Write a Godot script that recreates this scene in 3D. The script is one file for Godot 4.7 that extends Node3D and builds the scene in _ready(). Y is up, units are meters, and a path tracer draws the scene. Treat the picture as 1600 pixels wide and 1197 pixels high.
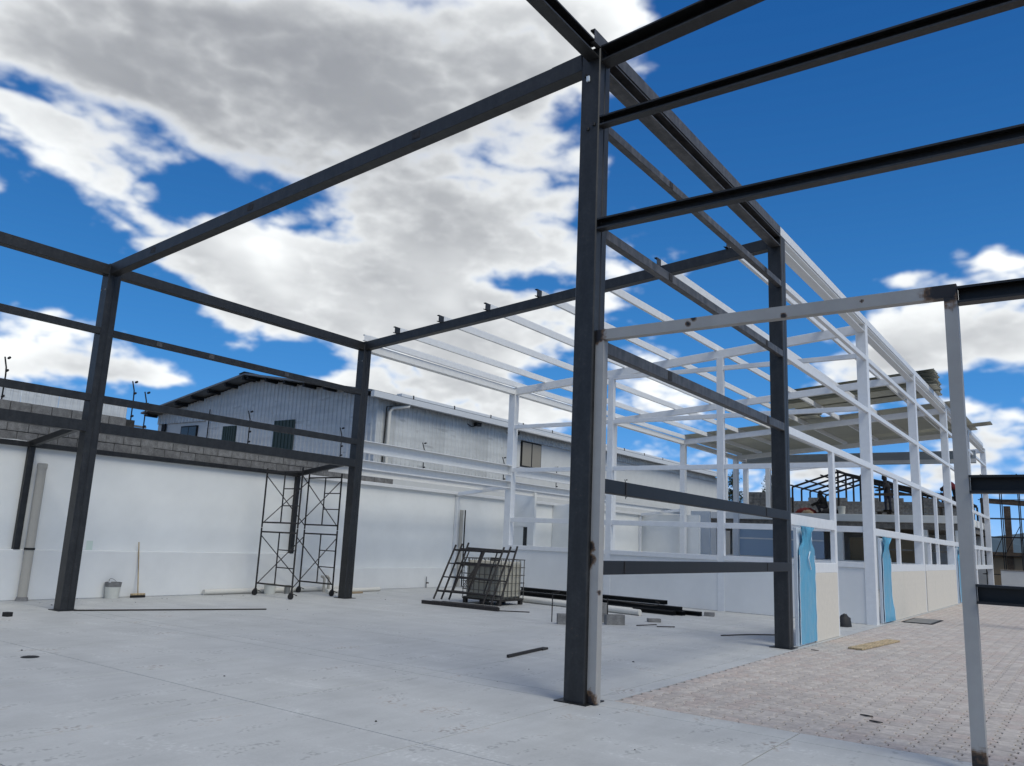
extends Node3D

const BAY := 6.78
const XL := -10.74
const WALL_X := -13.05
var rng := RandomNumberGenerator.new()
var counts := {}
var M := {}

# ------------------------------------------------------------------ mesh builder
class MB:
	var v := PackedVector3Array()
	var n := PackedVector3Array()
	var c := PackedColorArray()
	var col := Color(1, 1, 1)
	func tri(a: Vector3, b: Vector3, d: Vector3, na: Vector3, nb = null, nd = null) -> void:
		var m1: Vector3 = na if nb == null else nb
		var m2: Vector3 = na if nd == null else nd
		if (b - a).cross(d - a).dot(na + m1 + m2) > 0.0:
			v.append_array([a, d, b]); n.append_array([na, m2, m1])
		else:
			v.append_array([a, b, d]); n.append_array([na, m1, m2])
		c.append_array([col, col, col])
	func quad(a: Vector3, b: Vector3, d: Vector3, e: Vector3, nn: Vector3) -> void:
		tri(a, b, d, nn); tri(a, d, e, nn)
	func box(lo: Vector3, hi: Vector3, ch := 0.0, t := Transform3D.IDENTITY) -> MB:
		var s := hi - lo
		var m := (lo + hi) * 0.5
		var h := s * 0.5
		if ch <= 0.0:
			for ax in 3:
				for sg in [-1.0, 1.0]:
					var nn := Vector3.ZERO; nn[ax] = sg
					var p := []
					for k in [[-1, -1], [1, -1], [1, 1], [-1, 1]]:
						var q := m
						q[ax] += sg * h[ax]
						q[(ax + 1) % 3] += k[0] * h[(ax + 1) % 3]
						q[(ax + 2) % 3] += k[1] * h[(ax + 2) % 3]
						p.append(t * q)
					quad(p[0], p[1], p[2], p[3], (t.basis * nn).normalized())
			return self
		for ax in 3:
			var b1 := (ax + 1) % 3
			var b2 := (ax + 2) % 3
			for sg in [-1.0, 1.0]:
				var nn := Vector3.ZERO; nn[ax] = sg
				var p := []
				for k in [[-1, -1], [1, -1], [1, 1], [-1, 1]]:
					var q := m
					q[ax] += sg * h[ax]; q[b1] += k[0] * (h[b1] - ch); q[b2] += k[1] * (h[b2] - ch)
					p.append(t * q)
				quad(p[0], p[1], p[2], p[3], (t.basis * nn).normalized())
			for s1 in [-1.0, 1.0]:
				for s2 in [-1.0, 1.0]:
					var nn2 := Vector3.ZERO; nn2[b1] = s1; nn2[b2] = s2
					var q := []
					for k in [[0, -1], [0, 1], [1, 1], [1, -1]]:
						var w := m
						w[ax] += k[1] * (h[ax] - ch)
						w[b1] += s1 * (h[b1] - (ch if k[0] == 0 else 0.0))
						w[b2] += s2 * (h[b2] - (0.0 if k[0] == 0 else ch))
						q.append(t * w)
					quad(q[0], q[1], q[2], q[3], (t.basis * nn2.normalized()).normalized())
		for s1 in [-1.0, 1.0]:
			for s2 in [-1.0, 1.0]:
				for s3 in [-1.0, 1.0]:
					var a := m + Vector3(s1 * h.x, s2 * (h.y - ch), s3 * (h.z - ch))
					var b := m + Vector3(s1 * (h.x - ch), s2 * h.y, s3 * (h.z - ch))
					var d := m + Vector3(s1 * (h.x - ch), s2 * (h.y - ch), s3 * h.z)
					tri(t * a, t * b, t * d, (t.basis * Vector3(s1, s2, s3)).normalized())
		return self
	# sweep a closed counter-clockwise outline (x = side, y = up) from p0 to p1
	func ext(sec: PackedVector2Array, p0: Vector3, p1: Vector3, up := Vector3.UP, steps := 1, tint = null) -> MB:
		var d := (p1 - p0).normalized()
		var side := d.cross(up).normalized()
		var w := side.cross(d)
		var k := sec.size()
		for s in steps:
			var q0 := p0.lerp(p1, float(s) / steps)
			var q1 := p0.lerp(p1, float(s + 1) / steps)
			for i in k:
				var a := sec[i]
				var b := sec[(i + 1) % k]
				var e := b - a
				if e.length() < 1e-6: continue
				var nn := (side * e.y - w * e.x).normalized()
				if tint != null: col = tint.call((q0 + q1) * 0.5 + (side * (a.x + b.x) + w * (a.y + b.y)) * 0.5)
				quad(q0 + side * a.x + w * a.y, q0 + side * b.x + w * b.y, q1 + side * b.x + w * b.y, q1 + side * a.x + w * a.y, nn)
		var tr := Geometry2D.triangulate_polygon(sec)
		for i in range(0, tr.size(), 3):
			var a := sec[tr[i]]; var b := sec[tr[i + 1]]; var g := sec[tr[i + 2]]
			tri(p0 + side * a.x + w * a.y, p0 + side * b.x + w * b.y, p0 + side * g.x + w * g.y, -d)
			tri(p1 + side * a.x + w * a.y, p1 + side * b.x + w * b.y, p1 + side * g.x + w * g.y, d)
		return self
	func pipe(pts: Array, r: float, seg := 8, caps := true, r_end := -1.0) -> MB:
		var rings := []
		var cnt := pts.size()
		var prev := Vector3.ZERO
		for i in cnt:
			var d: Vector3 = (pts[min(i + 1, cnt - 1)] - pts[max(i - 1, 0)]).normalized()
			if prev == Vector3.ZERO:
				prev = d.cross(Vector3.UP if absf(d.y) < 0.9 else Vector3.RIGHT).normalized()
			var a := (prev - d * prev.dot(d)).normalized()
			prev = a
			var b := d.cross(a)
			var rr := r if r_end < 0.0 else lerpf(r, r_end, float(i) / maxf(1.0, cnt - 1))
			var ring := []
			for s in seg:
				var t := TAU * s / seg
				var o := a * cos(t) + b * sin(t)
				ring.append([pts[i] + o * rr, o])
			rings.append(ring)
		for i in cnt - 1:
			for s in seg:
				var a: Array = rings[i][s]; var b: Array = rings[i][(s + 1) % seg]
				var d: Array = rings[i + 1][(s + 1) % seg]; var e: Array = rings[i + 1][s]
				tri(a[0], b[0], d[0], a[1], b[1], d[1]); tri(a[0], d[0], e[0], a[1], d[1], e[1])
		if caps:
			for w in [[0, pts[0] - pts[1]], [cnt - 1, pts[cnt - 1] - pts[cnt - 2]]]:
				for s in seg:
					tri(pts[w[0]], rings[w[0]][s][0], rings[w[0]][(s + 1) % seg][0], (w[1] as Vector3).normalized())
		return self
	func lathe(profile: Array, at: Vector3, seg := 16) -> MB:  # profile: Vector2(radius, height)
		for i in profile.size() - 1:
			var p: Vector2 = profile[i]; var q: Vector2 = profile[i + 1]
			var e := q - p
			for s in seg:
				var t0 := TAU * s / seg; var t1 := TAU * (s + 1) / seg
				var d0 := Vector3(cos(t0), 0, sin(t0)); var d1 := Vector3(cos(t1), 0, sin(t1))
				var n0 := (d0 * e.y - Vector3.UP * e.x).normalized(); var n1 := (d1 * e.y - Vector3.UP * e.x).normalized()
				var a := at + d0 * p.x + Vector3.UP * p.y; var b := at + d1 * p.x + Vector3.UP * p.y
				var g := at + d1 * q.x + Vector3.UP * q.y; var h := at + d0 * q.x + Vector3.UP * q.y
				if p.x > 1e-5: tri(a, b, g, n0, n1, n1)
				if q.x > 1e-5: tri(a, g, h, n0, n1, n0)
		return self
	func mesh() -> ArrayMesh:
		var arr := []
		arr.resize(Mesh.ARRAY_MAX)
		arr[Mesh.ARRAY_VERTEX] = v; arr[Mesh.ARRAY_NORMAL] = n; arr[Mesh.ARRAY_COLOR] = c
		var m := ArrayMesh.new()
		m.add_surface_from_arrays(Mesh.PRIMITIVE_TRIANGLES, arr)
		return m

# ------------------------------------------------------------------ tree helpers
func numbered(parent: Node, called: String) -> String:
	var key := str(parent.get_instance_id()) + called
	var k: int = counts.get(key, 0)
	counts[key] = k + 1
	return called if k == 0 else "%s_%03d" % [called, k]

func thing(called: String, label: String, category: String, at := Vector3.ZERO, group := "") -> Node3D:
	var o := Node3D.new()
	o.name = numbered(self, called)
	add_child(o)
	o.position = at
	o.set_meta("label", label)
	o.set_meta("category", category)
	if group != "": o.set_meta("group", group)
	return o

func setting(called: String) -> Node3D:
	var o := Node3D.new()
	o.name = numbered(self, called)
	add_child(o)
	o.set_meta("kind", "structure")
	return o

func part(parent: Node3D, called: String, m: Mesh, material: Material, label := "", at := Transform3D.IDENTITY) -> MeshInstance3D:
	var o := MeshInstance3D.new()
	o.mesh = m
	o.material_override = material
	o.name = numbered(parent, called)
	parent.add_child(o)
	o.transform = at
	if label != "": o.set_meta("label", label)
	return o

func tag(o: Node, label: String, category: String, group := "") -> void:
	o.set_meta("label", label)
	o.set_meta("category", category)
	if group != "": o.set_meta("group", group)

# ------------------------------------------------------------------ sections
func rect(x0: float, x1: float, y0: float, y1: float, ch := 0.006) -> PackedVector2Array:
	return PackedVector2Array([Vector2(x0 + ch, y0), Vector2(x1 - ch, y0), Vector2(x1, y0 + ch), Vector2(x1, y1 - ch), Vector2(x1 - ch, y1), Vector2(x0 + ch, y1), Vector2(x0, y1 - ch), Vector2(x0, y0 + ch)])

# lipped channel filling x0..x1, y0..y1; open = +1 opens to +x, -1 to -x
func chan(x0: float, x1: float, y0: float, y1: float, open: float, t := 0.006, lip := 0.02) -> PackedVector2Array:
	var w := x1 - x0
	var h := y1 - y0
	var r := PackedVector2Array([Vector2(0, 0), Vector2(w, 0), Vector2(w, lip), Vector2(w - t, lip), Vector2(w - t, t), Vector2(t, t), Vector2(t, h - t), Vector2(w - t, h - t), Vector2(w - t, h - lip), Vector2(w, h - lip), Vector2(w, h), Vector2(0, h)])
	var out := PackedVector2Array()
	if open > 0:
		for q in r: out.append(q + Vector2(x0, y0))
	else:
		for i in r.size():
			var q := r[r.size() - 1 - i]
			out.append(Vector2(x1 - q.x, y0 + q.y))
	return out

# members that run along an axis, given in world numbers
func bar_z(sec_x0: float, sec_x1: float, y0: float, y1: float, z_near: float, z_far: float, open := 0.0) -> ArrayMesh:
	# heading -z: side = d x up = (-z) x y = +x
	var s := rect(sec_x0, sec_x1, y0, y1) if open == 0.0 else chan(sec_x0, sec_x1, y0, y1, open)
	return MB.new().ext(s, Vector3(0, 0, z_near), Vector3(0, 0, z_far)).mesh()

func bar_x(z0: float, z1: float, y0: float, y1: float, x_a: float, x_b: float, open := 0.0, rise := 0.0) -> ArrayMesh:
	# heading +x: side = x cross y = +z
	var s := rect(z0, z1, y0, y1) if open == 0.0 else chan(z0, z1, y0, y1, open)
	return MB.new().ext(s, Vector3(x_a, 0, 0), Vector3(x_b, rise, 0)).mesh()

func post(x0: float, x1: float, z0: float, z1: float, y0: float, y1: float, ch := 0.006) -> ArrayMesh:
	return MB.new().ext(rect(x0, x1, z0, z1, ch), Vector3(0, y0, 0), Vector3(0, y1, 0), Vector3(0, 0, 1)).mesh()

# two channels face to face with a seam between them: parts of a box column
func box_column(parent: Node3D, called: String, x: float, z: float, top: float, s: float, m: Material, label := "") -> MeshInstance3D:
	# x, z: its corner towards +x +z
	var b := MB.new()
	var g := 0.002
	var half := s * 0.5
	var o := Vector3(0, 0, 1)
	b.ext(rect(x - s, x, z - half + g, z, 0.012), Vector3(0, 0, 0), Vector3(0, top, 0), o)
	b.ext(rect(x - s, x, z - s, z - half - g, 0.012), Vector3(0, 0, 0), Vector3(0, top, 0), o)
	b.ext(rect(x - s + 0.008, x - 0.008, z - s + 0.02, z - 0.02, 0.0), Vector3(0, 0.001, 0), Vector3(0, top - 0.01, 0), o)
	return part(parent, called, b.mesh(), m, label)

# ------------------------------------------------------------------ textures and materials
func noise_bytes(size: int, freq: float, seed_: int, oct := 4, kind := FastNoiseLite.TYPE_SIMPLEX_SMOOTH, sx := 1, sy := 1) -> PackedByteArray:
	var f := FastNoiseLite.new()
	f.noise_type = kind
	f.seed = seed_
	f.frequency = freq
	f.fractal_octaves = oct
	var im: Image = f.get_seamless_image(size / sx, size / sy, false, false, 0.15, true)
	im.convert(Image.FORMAT_L8)
	if sx > 1 or sy > 1: im.resize(size, size, Image.INTERPOLATE_CUBIC)
	return im.get_data()

func tex_of(size: int, fn: Callable) -> ImageTexture:
	var d := PackedByteArray()
	d.resize(size * size * 3)
	for i in size * size:
		var k: Color = fn.call(i)
		d[i * 3] = clampi(int(k.r * 255.0), 0, 255)
		d[i * 3 + 1] = clampi(int(k.g * 255.0), 0, 255)
		d[i * 3 + 2] = clampi(int(k.b * 255.0), 0, 255)
	return ImageTexture.create_from_image(Image.create_from_data(size, size, false, Image.FORMAT_RGB8, d))

func gray_tex(b: PackedByteArray, size: int) -> ImageTexture:
	return ImageTexture.create_from_image(Image.create_from_data(size, size, false, Image.FORMAT_L8, b))

func mat(color: Color, rough := 0.6, metal := 0.0, tex: Texture2D = null, scale := 1.0, bump: Texture2D = null, bump_cm := 0.0, vertex := false) -> StandardMaterial3D:
	var m := StandardMaterial3D.new()
	m.albedo_color = color
	m.roughness = rough
	m.metallic = metal
	m.vertex_color_use_as_albedo = vertex
	if tex or bump:
		m.uv1_triplanar = true
		m.uv1_world_triplanar = true
		m.uv1_scale = Vector3.ONE * scale
	if tex: m.albedo_texture = tex
	if bump:
		m.heightmap_enabled = true
		m.heightmap_texture = bump
		m.heightmap_scale = bump_cm
	return m

func make_materials() -> void:
	var S := 512
	var n1 := noise_bytes(S, 0.012, 1, 5)
	var n2 := noise_bytes(S, 0.05, 2, 4)
	var n3 := noise_bytes(S, 0.2, 3, 2)
	var streak := noise_bytes(S, 0.03, 4, 4, FastNoiseLite.TYPE_SIMPLEX_SMOOTH, 1, 8)
	var lay := noise_bytes(S, 0.03, 6, 4, FastNoiseLite.TYPE_SIMPLEX_SMOOTH, 8, 1)
	var fine := gray_tex(n3, S)
	# polished concrete: trowel smears, pale film and darker wear, small specks
	var SF := 1536
	var f1 := noise_bytes(SF, 0.004, 11, 5)
	var f2 := noise_bytes(SF, 0.02, 12, 5, FastNoiseLite.TYPE_SIMPLEX_SMOOTH, 1, 4)
	var f3 := noise_bytes(SF, 0.25, 13, 2)
	var f4 := noise_bytes(SF, 0.012, 14, 4, FastNoiseLite.TYPE_SIMPLEX_SMOOTH, 4, 1)
	var f5 := noise_bytes(SF, 0.09, 15, 3)
	var floor_tex := tex_of(SF, func(i: int) -> Color:
		var a := f1[i] / 255.0; var b := f2[i] / 255.0; var g := f3[i] / 255.0; var e := f4[i] / 255.0; var h := f5[i] / 255.0
		var t := 0.70 + (a - 0.5) * 0.05 + (b - 0.5) * 0.05 + (e - 0.5) * 0.03 + (g - 0.5) * 0.03 + (h - 0.5) * 0.02
		t += smoothstep(0.66, 0.85, e) * smoothstep(0.5, 0.75, h) * 0.05
		# wet-trowel burns and scuffs
		t -= smoothstep(0.66, 0.76, b) * smoothstep(0.50, 0.64, h) * 0.11
		# old spills, faintly brown
		var sp := smoothstep(0.66, 0.80, a) * smoothstep(0.50, 0.66, h) * smoothstep(0.45, 0.7, b)
		# grit
		t -= smoothstep(0.90, 0.97, g) * smoothstep(0.55, 0.8, h) * 0.22
		t -= sp * 0.09
		return Color(t * (0.995 + sp * 0.05), t * 1.002, t * (0.995 - sp * 0.03)))
	M.floor = mat(Color(1, 1, 1), 0.62, 0.0, floor_tex, 0.11, gray_tex(f3, SF), 0.05)
	M.joint = mat(Color(0.22, 0.22, 0.22), 0.9)
	var wall_tex := tex_of(S, func(i: int) -> Color:
		var t := 0.93 + (n1[i] / 255.0 - 0.5) * 0.035 + (n2[i] / 255.0 - 0.5) * 0.012
		return Color(t, t, t * 0.995))
	M.wall = mat(Color(0.97, 0.975, 0.97), 0.85, 0.0, wall_tex, 0.12, gray_tex(n2, S), 0.04)
	M.plinth = mat(Color(0.95, 0.952, 0.948), 0.85, 0.0, wall_tex, 0.15, gray_tex(n2, S), 0.04)
	var steel_tex := tex_of(S, func(i: int) -> Color:
		var t := 0.135 + (n1[i] / 255.0 - 0.5) * 0.06 + (n2[i] / 255.0 - 0.5) * 0.05 + (streak[i] / 255.0 - 0.5) * 0.05
		var r := smoothstep(0.74, 0.9, n2[i] / 255.0) * smoothstep(0.5, 0.7, n1[i] / 255.0)
		var s := smoothstep(0.80, 0.9, n3[i] / 255.0) * 0.05
		return Color(t * 0.98 + r * 0.10 + s, t + r * 0.04 + s, t * 1.02 + s))
	M.dark = mat(Color(1, 1, 1), 0.48, 0.0, steel_tex, 0.7)
	var worn_tex := tex_of(S, func(i: int) -> Color:
		var t := 0.27 + (n1[i] / 255.0 - 0.5) * 0.14 + (streak[i] / 255.0 - 0.5) * 0.12 + (n2[i] / 255.0 - 0.5) * 0.06
		var r := smoothstep(0.62, 0.85, n2[i] / 255.0) * smoothstep(0.45, 0.7, streak[i] / 255.0)
		return Color(t + r * 0.10, t + r * 0.04, t * 1.02))
	M.worn = mat(Color(1, 1, 1), 0.5, 0.0, worn_tex, 0.6)
	M.black = mat(Color(0.55, 0.56, 0.58), 0.5, 0.0, steel_tex, 0.7)
	M.white = mat(Color(0.95, 0.955, 0.96), 0.4, 0.0, wall_tex, 0.8)
	M.tube = mat(Color(1, 1, 1), 0.5, 0.0, wall_tex, 0.9, null, 0.0, true)
	M.steel_vc = mat(Color(1, 1, 1), 0.5, 0.0, null, 1.0, null, 0.0, true)
	var metal_tex := tex_of(S, func(i: int) -> Color:
		var t := 0.80 + (lay[i] / 255.0 - 0.5) * 0.10 + (n1[i] / 255.0 - 0.5) * 0.05
		var d := smoothstep(0.62, 0.85, lay[i] / 255.0) * smoothstep(0.4, 0.75, n1[i] / 255.0)
		t -= d * 0.14
		return Color(t * 0.98, t, t * 1.015))
	M.sheet = mat(Color(1.0, 0.99, 0.97), 0.55, 0.0, metal_tex, 0.17)
	M.sheet_dark = mat(Color(0.72, 0.75, 0.78), 0.5, 0.15, metal_tex, 0.17)
	M.roofing = mat(Color(0.55, 0.56, 0.57), 0.55, 0.1, metal_tex, 0.2)
	M.beige_sheet = mat(Color(0.90, 0.88, 0.80), 0.5, 0.1, metal_tex, 0.2)
	var block_tex := tex_of(S, func(i: int) -> Color:
		var t := 0.485 + (n1[i] / 255.0 - 0.5) * 0.16 + (n2[i] / 255.0 - 0.5) * 0.10 + (n3[i] / 255.0 - 0.5) * 0.14
		return Color(t, t * 0.995, t * 0.985))
	M.block = []
	for k in [0.93, 0.96, 0.98, 1.0]:
		M.block.append(mat(Color(k, k, k), 0.95, 0.0, block_tex, 0.9, fine, 0.4))
	M.mortar = mat(Color(0.45, 0.45, 0.45), 0.95, 0.0, block_tex, 0.9)
	var paver_tex := tex_of(S, func(i: int) -> Color:
		var t := 0.90 + (n1[i] / 255.0 - 0.5) * 0.16 + (n2[i] / 255.0 - 0.5) * 0.10 + (n3[i] / 255.0 - 0.5) * 0.10
		return Color(t, t, t))
	M.paver = []
	for k in [Color(0.77, 0.735, 0.71), Color(0.80, 0.765, 0.735), Color(0.825, 0.79, 0.76), Color(0.79, 0.74, 0.71)]:
		M.paver.append(mat(k, 0.9, 0.0, paver_tex, 1.3, fine, 0.25))
	M.paver_far = mat(Color(1, 1, 1), 0.9, 0.0, paver_tex, 1.3, fine, 0.25, true)
	M.sand = mat(Color(0.19, 0.175, 0.165), 0.95, 0.0, paver_tex, 2.0)
	M.beige = mat(Color(0.90, 0.87, 0.82), 0.85, 0.0, wall_tex, 1.1, fine, 0.05)
	M.blue = mat(Color(0.36, 0.66, 0.79), 0.28)
	M.blue.backlight_enabled = true
	M.blue.backlight = Color(0.10, 0.22, 0.28)
	M.film = mat(Color(0.86, 0.90, 0.93), 0.35)
	M.pvc = mat(Color(0.88, 0.87, 0.84), 0.45, 0.0, wall_tex, 1.2)
	M.pvc_dirty = mat(Color(0.74, 0.72, 0.68), 0.6, 0.0, wall_tex, 1.2)
	M.plastic_white = mat(Color(0.85, 0.85, 0.82), 0.5, 0.0, wall_tex, 2.0)
	M.rubber = mat(Color(0.09, 0.09, 0.095), 0.8)
	M.wood = mat(Color(0.80, 0.71, 0.58), 0.8, 0.0, tex_of(256, func(i: int) -> Color:
		var y := i / 256
		var x := i % 256
		var t := 0.85 + (streak[(y * 2) * S + x * 2] / 255.0 - 0.5) * 0.4
		return Color(t, t, t * 0.97)), 1.5)
	M.tote = mat(Color(0.74, 0.72, 0.66), 0.5, 0.0, wall_tex, 0.9)
	M.galv = mat(Color(0.50, 0.50, 0.49), 0.45, 0.5)
	M.glass = mat(Color(0.10, 0.14, 0.16), 0.08)
	M.window_dark = mat(Color(0.12, 0.14, 0.15), 0.15)
	M.green = mat(Color(0.13, 0.20, 0.17), 0.5)
	M.curtain = mat(Color(0.60, 0.58, 0.54), 0.9, 0.0, wall_tex, 1.0)
	M.bluish = mat(Color(0.62, 0.70, 0.78), 0.35)
	M.interior = mat(Color(0.14, 0.14, 0.14), 0.9)
	M.concrete = mat(Color(1, 0.97, 0.93), 0.9, 0.0, block_tex, 0.4)
	M.brown = mat(Color(0.72, 0.62, 0.52), 0.9, 0.0, block_tex, 0.5)
	M.dirt = mat(Color(0.42, 0.38, 0.33), 0.95, 0.0, paver_tex, 0.2)
	M.red = mat(Color(0.42, 0.10, 0.07), 0.8)
	M.sack = mat(Color(0.62, 0.55, 0.45), 0.9, 0.0, wall_tex, 2.0)
	M.leaf = mat(Color(0.16, 0.22, 0.12), 0.7)
	M.bark = mat(Color(0.25, 0.20, 0.16), 0.9)
	M.green_stain = mat(Color(0.80, 0.85, 0.81), 0.9)
	M.fence_sheet = mat(Color(1, 1, 1), 0.6, 0.0, metal_tex, 0.3)
	M.sheet_shade = []
	for k in [0.92, 0.97, 0.945]:
		M.sheet_shade.append(mat(Color(k * 1.02, k * 1.01, k * 0.99), 0.55, 0.0, metal_tex, 0.17))
	M.plaster_far = mat(Color(0.86, 0.865, 0.86), 0.9, 0.0, wall_tex, 0.2)
	M.gutter = mat(Color(0.86, 0.87, 0.88), 0.5, 0.0, wall_tex, 0.5)
	M.wood_dark = mat(Color(0.30, 0.26, 0.22), 0.9, 0.0, wall_tex, 1.0)
	M.cloth = mat(Color(1, 1, 1), 0.9, 0.0, null, 1.0, null, 0.0, true)
	M.cage = mat(Color(0.42, 0.41, 0.39), 0.5, 0.4)
	M.rusty = mat(Color(0.62, 0.58, 0.55), 0.7, 0.0, worn_tex, 2.0)
	M.tarp = mat(Color(0.33, 0.34, 0.36), 0.7, 0.0, block_tex, 2.0)
	M.hill = mat(Color(0.25, 0.32, 0.36), 1.0)

# ------------------------------------------------------------------ sky
func compute_sky() -> ImageTexture:
	# [azimuth, elevation, half-width, half-height, cloud (+) or clear (-), thickness of the cloud]
	var blobs := [[-66.6, 29.3, 10.0, 3.5, 1.20, 1.00], [-56.1, 29.6, 9.0, 4.8, 1.30, 1.10], [-52.1, 26.3, 5.9, 2.8, 1.00, 1.00], [-44.8, 30.1, 8.2, 4.7, 1.20, 0.95], [-39.1, 32.9, 6.8, 4.2, 1.10, 0.60], [-33.1, 35.1, 4.5, 2.6, 0.90, 0.15], [-44.2, 22.6, 7.1, 2.6, 1.00, 0.30], [-38.3, 21.2, 6.7, 2.2, 1.10, 0.45], [-33.6, 23.2, 3.5, 3.9, 0.90, 0.15], [-34.8, 27.4, 2.6, 2.5, 0.70, 0.05], [-67.2, 23.3, 3.9, 1.7, 0.90, 0.05], [-64.7, 21.7, 3.5, 1.5, 0.90, 0.20], [-63.3, 20.1, 2.2, 1.2, 0.70, 0.10], [-69.1, 23.7, 2.0, 0.9, 0.50, 0.00], [-53.9, 18.4, 7.3, 2.5, 0.90, 0.10], [-57.2, 17.0, 3.7, 1.7, 0.60, 0.00], [-47.5, 17.4, 9.0, 2.6, 1.00, 0.20], [-51.7, 14.3, 8.3, 1.5, 0.95, 0.25], [-40.9, 16.6, 6.8, 2.2, 0.80, 0.20], [-35.1, 14.6, 5.4, 2.3, 0.80, 0.10], [-44.3, 12.3, 6.8, 2.3, 0.80, 0.25], [-40.5, 10.3, 7.8, 2.5, 1.30, 0.30], [-37.7, 9.0, 5.5, 2.3, 0.80, 0.20], [-66.3, 17.8, 1.4, 0.5, 0.45, 0.00], [-68.7, 14.5, 1.5, 1.1, 0.80, 0.00], [-62.6, 13.6, 1.0, 1.1, 0.80, 0.00], [-67.3, 12.0, 3.1, 0.9, 0.85, 0.10], [-64.5, 9.6, 4.1, 1.2, 0.90, 0.15], [-60.7, 9.5, 2.7, 1.2, 0.80, 0.15], [-68.3, 9.5, 1.3, 1.2, 0.50, 0.00], [-55.6, 10.6, 1.0, 0.4, 0.30, 0.00], [-9.0, 14.0, 3.4, 1.7, 0.85, 0.15], [-10.2, 12.6, 2.9, 1.3, 0.70, 0.20], [-4.0, 13.6, 2.9, 1.7, 1.00, 0.25], [-3.6, 18.2, 2.0, 1.0, 0.75, 0.00], [-8.4, 17.4, 1.4, 0.6, 0.50, 0.00], [-14.8, 17.5, 2.4, 0.8, 0.40, 0.00], [-13.8, 11.5, 2.7, 1.3, 0.60, 0.10], [-4.9, 7.2, 2.9, 2.4, 1.10, 0.30], [-14.0, 5.2, 7.4, 1.3, 0.80, 0.60], [-25.8, 13.0, 2.4, 1.3, 0.55, 0.00], [-33.1, 8.8, 2.7, 1.1, 0.50, 0.00], [-26.6, 5.8, 3.9, 1.6, 0.80, 0.20], [-29.8, 35.1, 2.5, 1.9, 0.50, 0.00], [-24.0, 18.8, 1.3, 0.5, 0.20, 0.00], [-28.7, 20.6, 1.1, 1.8, 0.40, 0.00], [-13.1, 29.5, 11.2, 7.6, -1.60, 0.00], [-19.9, 22.9, 6.8, 5.8, -1.10, 0.00], [-3.7, 22.6, 6.2, 3.3, -1.10, 0.00], [-69.4, 25.5, 3.8, 0.8, -0.75, 0.00], [-62.8, 25.5, 1.9, 1.3, -0.65, 0.00], [-60.6, 21.4, 1.7, 1.0, -0.70, 0.00], [-56.5, 22.0, 2.0, 0.4, -0.60, 0.00], [-68.5, 18.1, 2.4, 1.9, -1.00, 0.00], [-66.0, 15.1, 4.7, 1.8, -0.85, 0.00], [-60.5, 14.4, 2.3, 1.7, -0.75, 0.00], [-59.4, 8.0, 7.7, 1.0, -1.10, 0.00], [-51.9, 16.2, 0.9, 0.5, -0.60, 0.00], [-58.1, 10.9, 3.2, 1.1, -0.70, 0.00], [-51.0, 11.7, 2.6, 0.7, -0.60, 0.00], [-32.4, 28.9, 2.2, 2.0, -0.50, 0.00], [-35.3, 18.2, 5.0, 0.8, -1.15, 0.00], [-33.2, 11.5, 5.0, 1.0, -0.80, 0.00], [-46.0, 16.2, 1.0, 0.6, -0.50, 0.00], [-27.6, 13.0, 4.0, 2.7, -0.30, 0.00], [-18.7, 15.6, 6.0, 3.9, -0.90, 0.00], [-32.2, 10.6, 2.7, 0.9, -0.60, 0.00], [-26.7, 8.5, 3.5, 1.0, -0.50, 0.00], [-4.2, 10.5, 2.9, 1.1, -1.00, 0.00], [-15.9, 7.3, 4.7, 1.1, -0.50, 0.00]]
	var shape := FastNoiseLite.new()
	shape.noise_type = FastNoiseLite.TYPE_SIMPLEX_SMOOTH
	shape.seed = 21; shape.frequency = 1.0; shape.fractal_octaves = 7; shape.fractal_gain = 0.55
	var puff := FastNoiseLite.new()
	puff.noise_type = FastNoiseLite.TYPE_SIMPLEX_SMOOTH
	puff.seed = 5; puff.frequency = 3.1; puff.fractal_octaves = 3
	var soft := FastNoiseLite.new()
	soft.noise_type = FastNoiseLite.TYPE_SIMPLEX_SMOOTH
	soft.seed = 21; soft.frequency = 1.0; soft.fractal_octaves = 3; soft.fractal_gain = 0.5
	var wisp := FastNoiseLite.new()
	wisp.noise_type = FastNoiseLite.TYPE_SIMPLEX_SMOOTH
	wisp.seed = 17; wisp.frequency = 9.0; wisp.fractal_octaves = 4; wisp.fractal_gain = 0.6
	var W := 1024
	var H := 256
	# where clouds gather, on a coarse grid over the upper half
	var amp := PackedFloat32Array(); amp.resize(W * H)
	var thick := PackedFloat32Array(); thick.resize(W * H)
	for b in blobs:
		var cs := cos(deg_to_rad(b[1]))
		var ra: float = b[2] / cs * 1.05
		var re: float = b[3] * 1.05
		var c0 := int((b[0] - ra * 2.6 + 180.0) / 360.0 * W)
		var c1 := int((b[0] + ra * 2.6 + 180.0) / 360.0 * W)
		var r0 := clampi(int((90.0 - b[1] - re * 2.6) / 90.0 * H), 0, H - 1)
		var r1 := clampi(int((90.0 - b[1] + re * 2.6) / 90.0 * H), 0, H - 1)
		for r in range(r0, r1 + 1):
			for cc in range(c0, c1 + 1):
				var x: float = ((cc + 0.5) / W * 360.0 - 180.0 - b[0]) / ra
				var y: float = (90.0 - (r + 0.5) / H * 90.0 - b[1]) / re
				var g := exp(-(x * x + y * y) * 1.1)
				var i := r * W + posmod(cc, W)
				amp[i] += g * b[4]
				thick[i] += g * b[5]
	var big := 4
	var FW := W * big
	var FH := H * big
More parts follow.
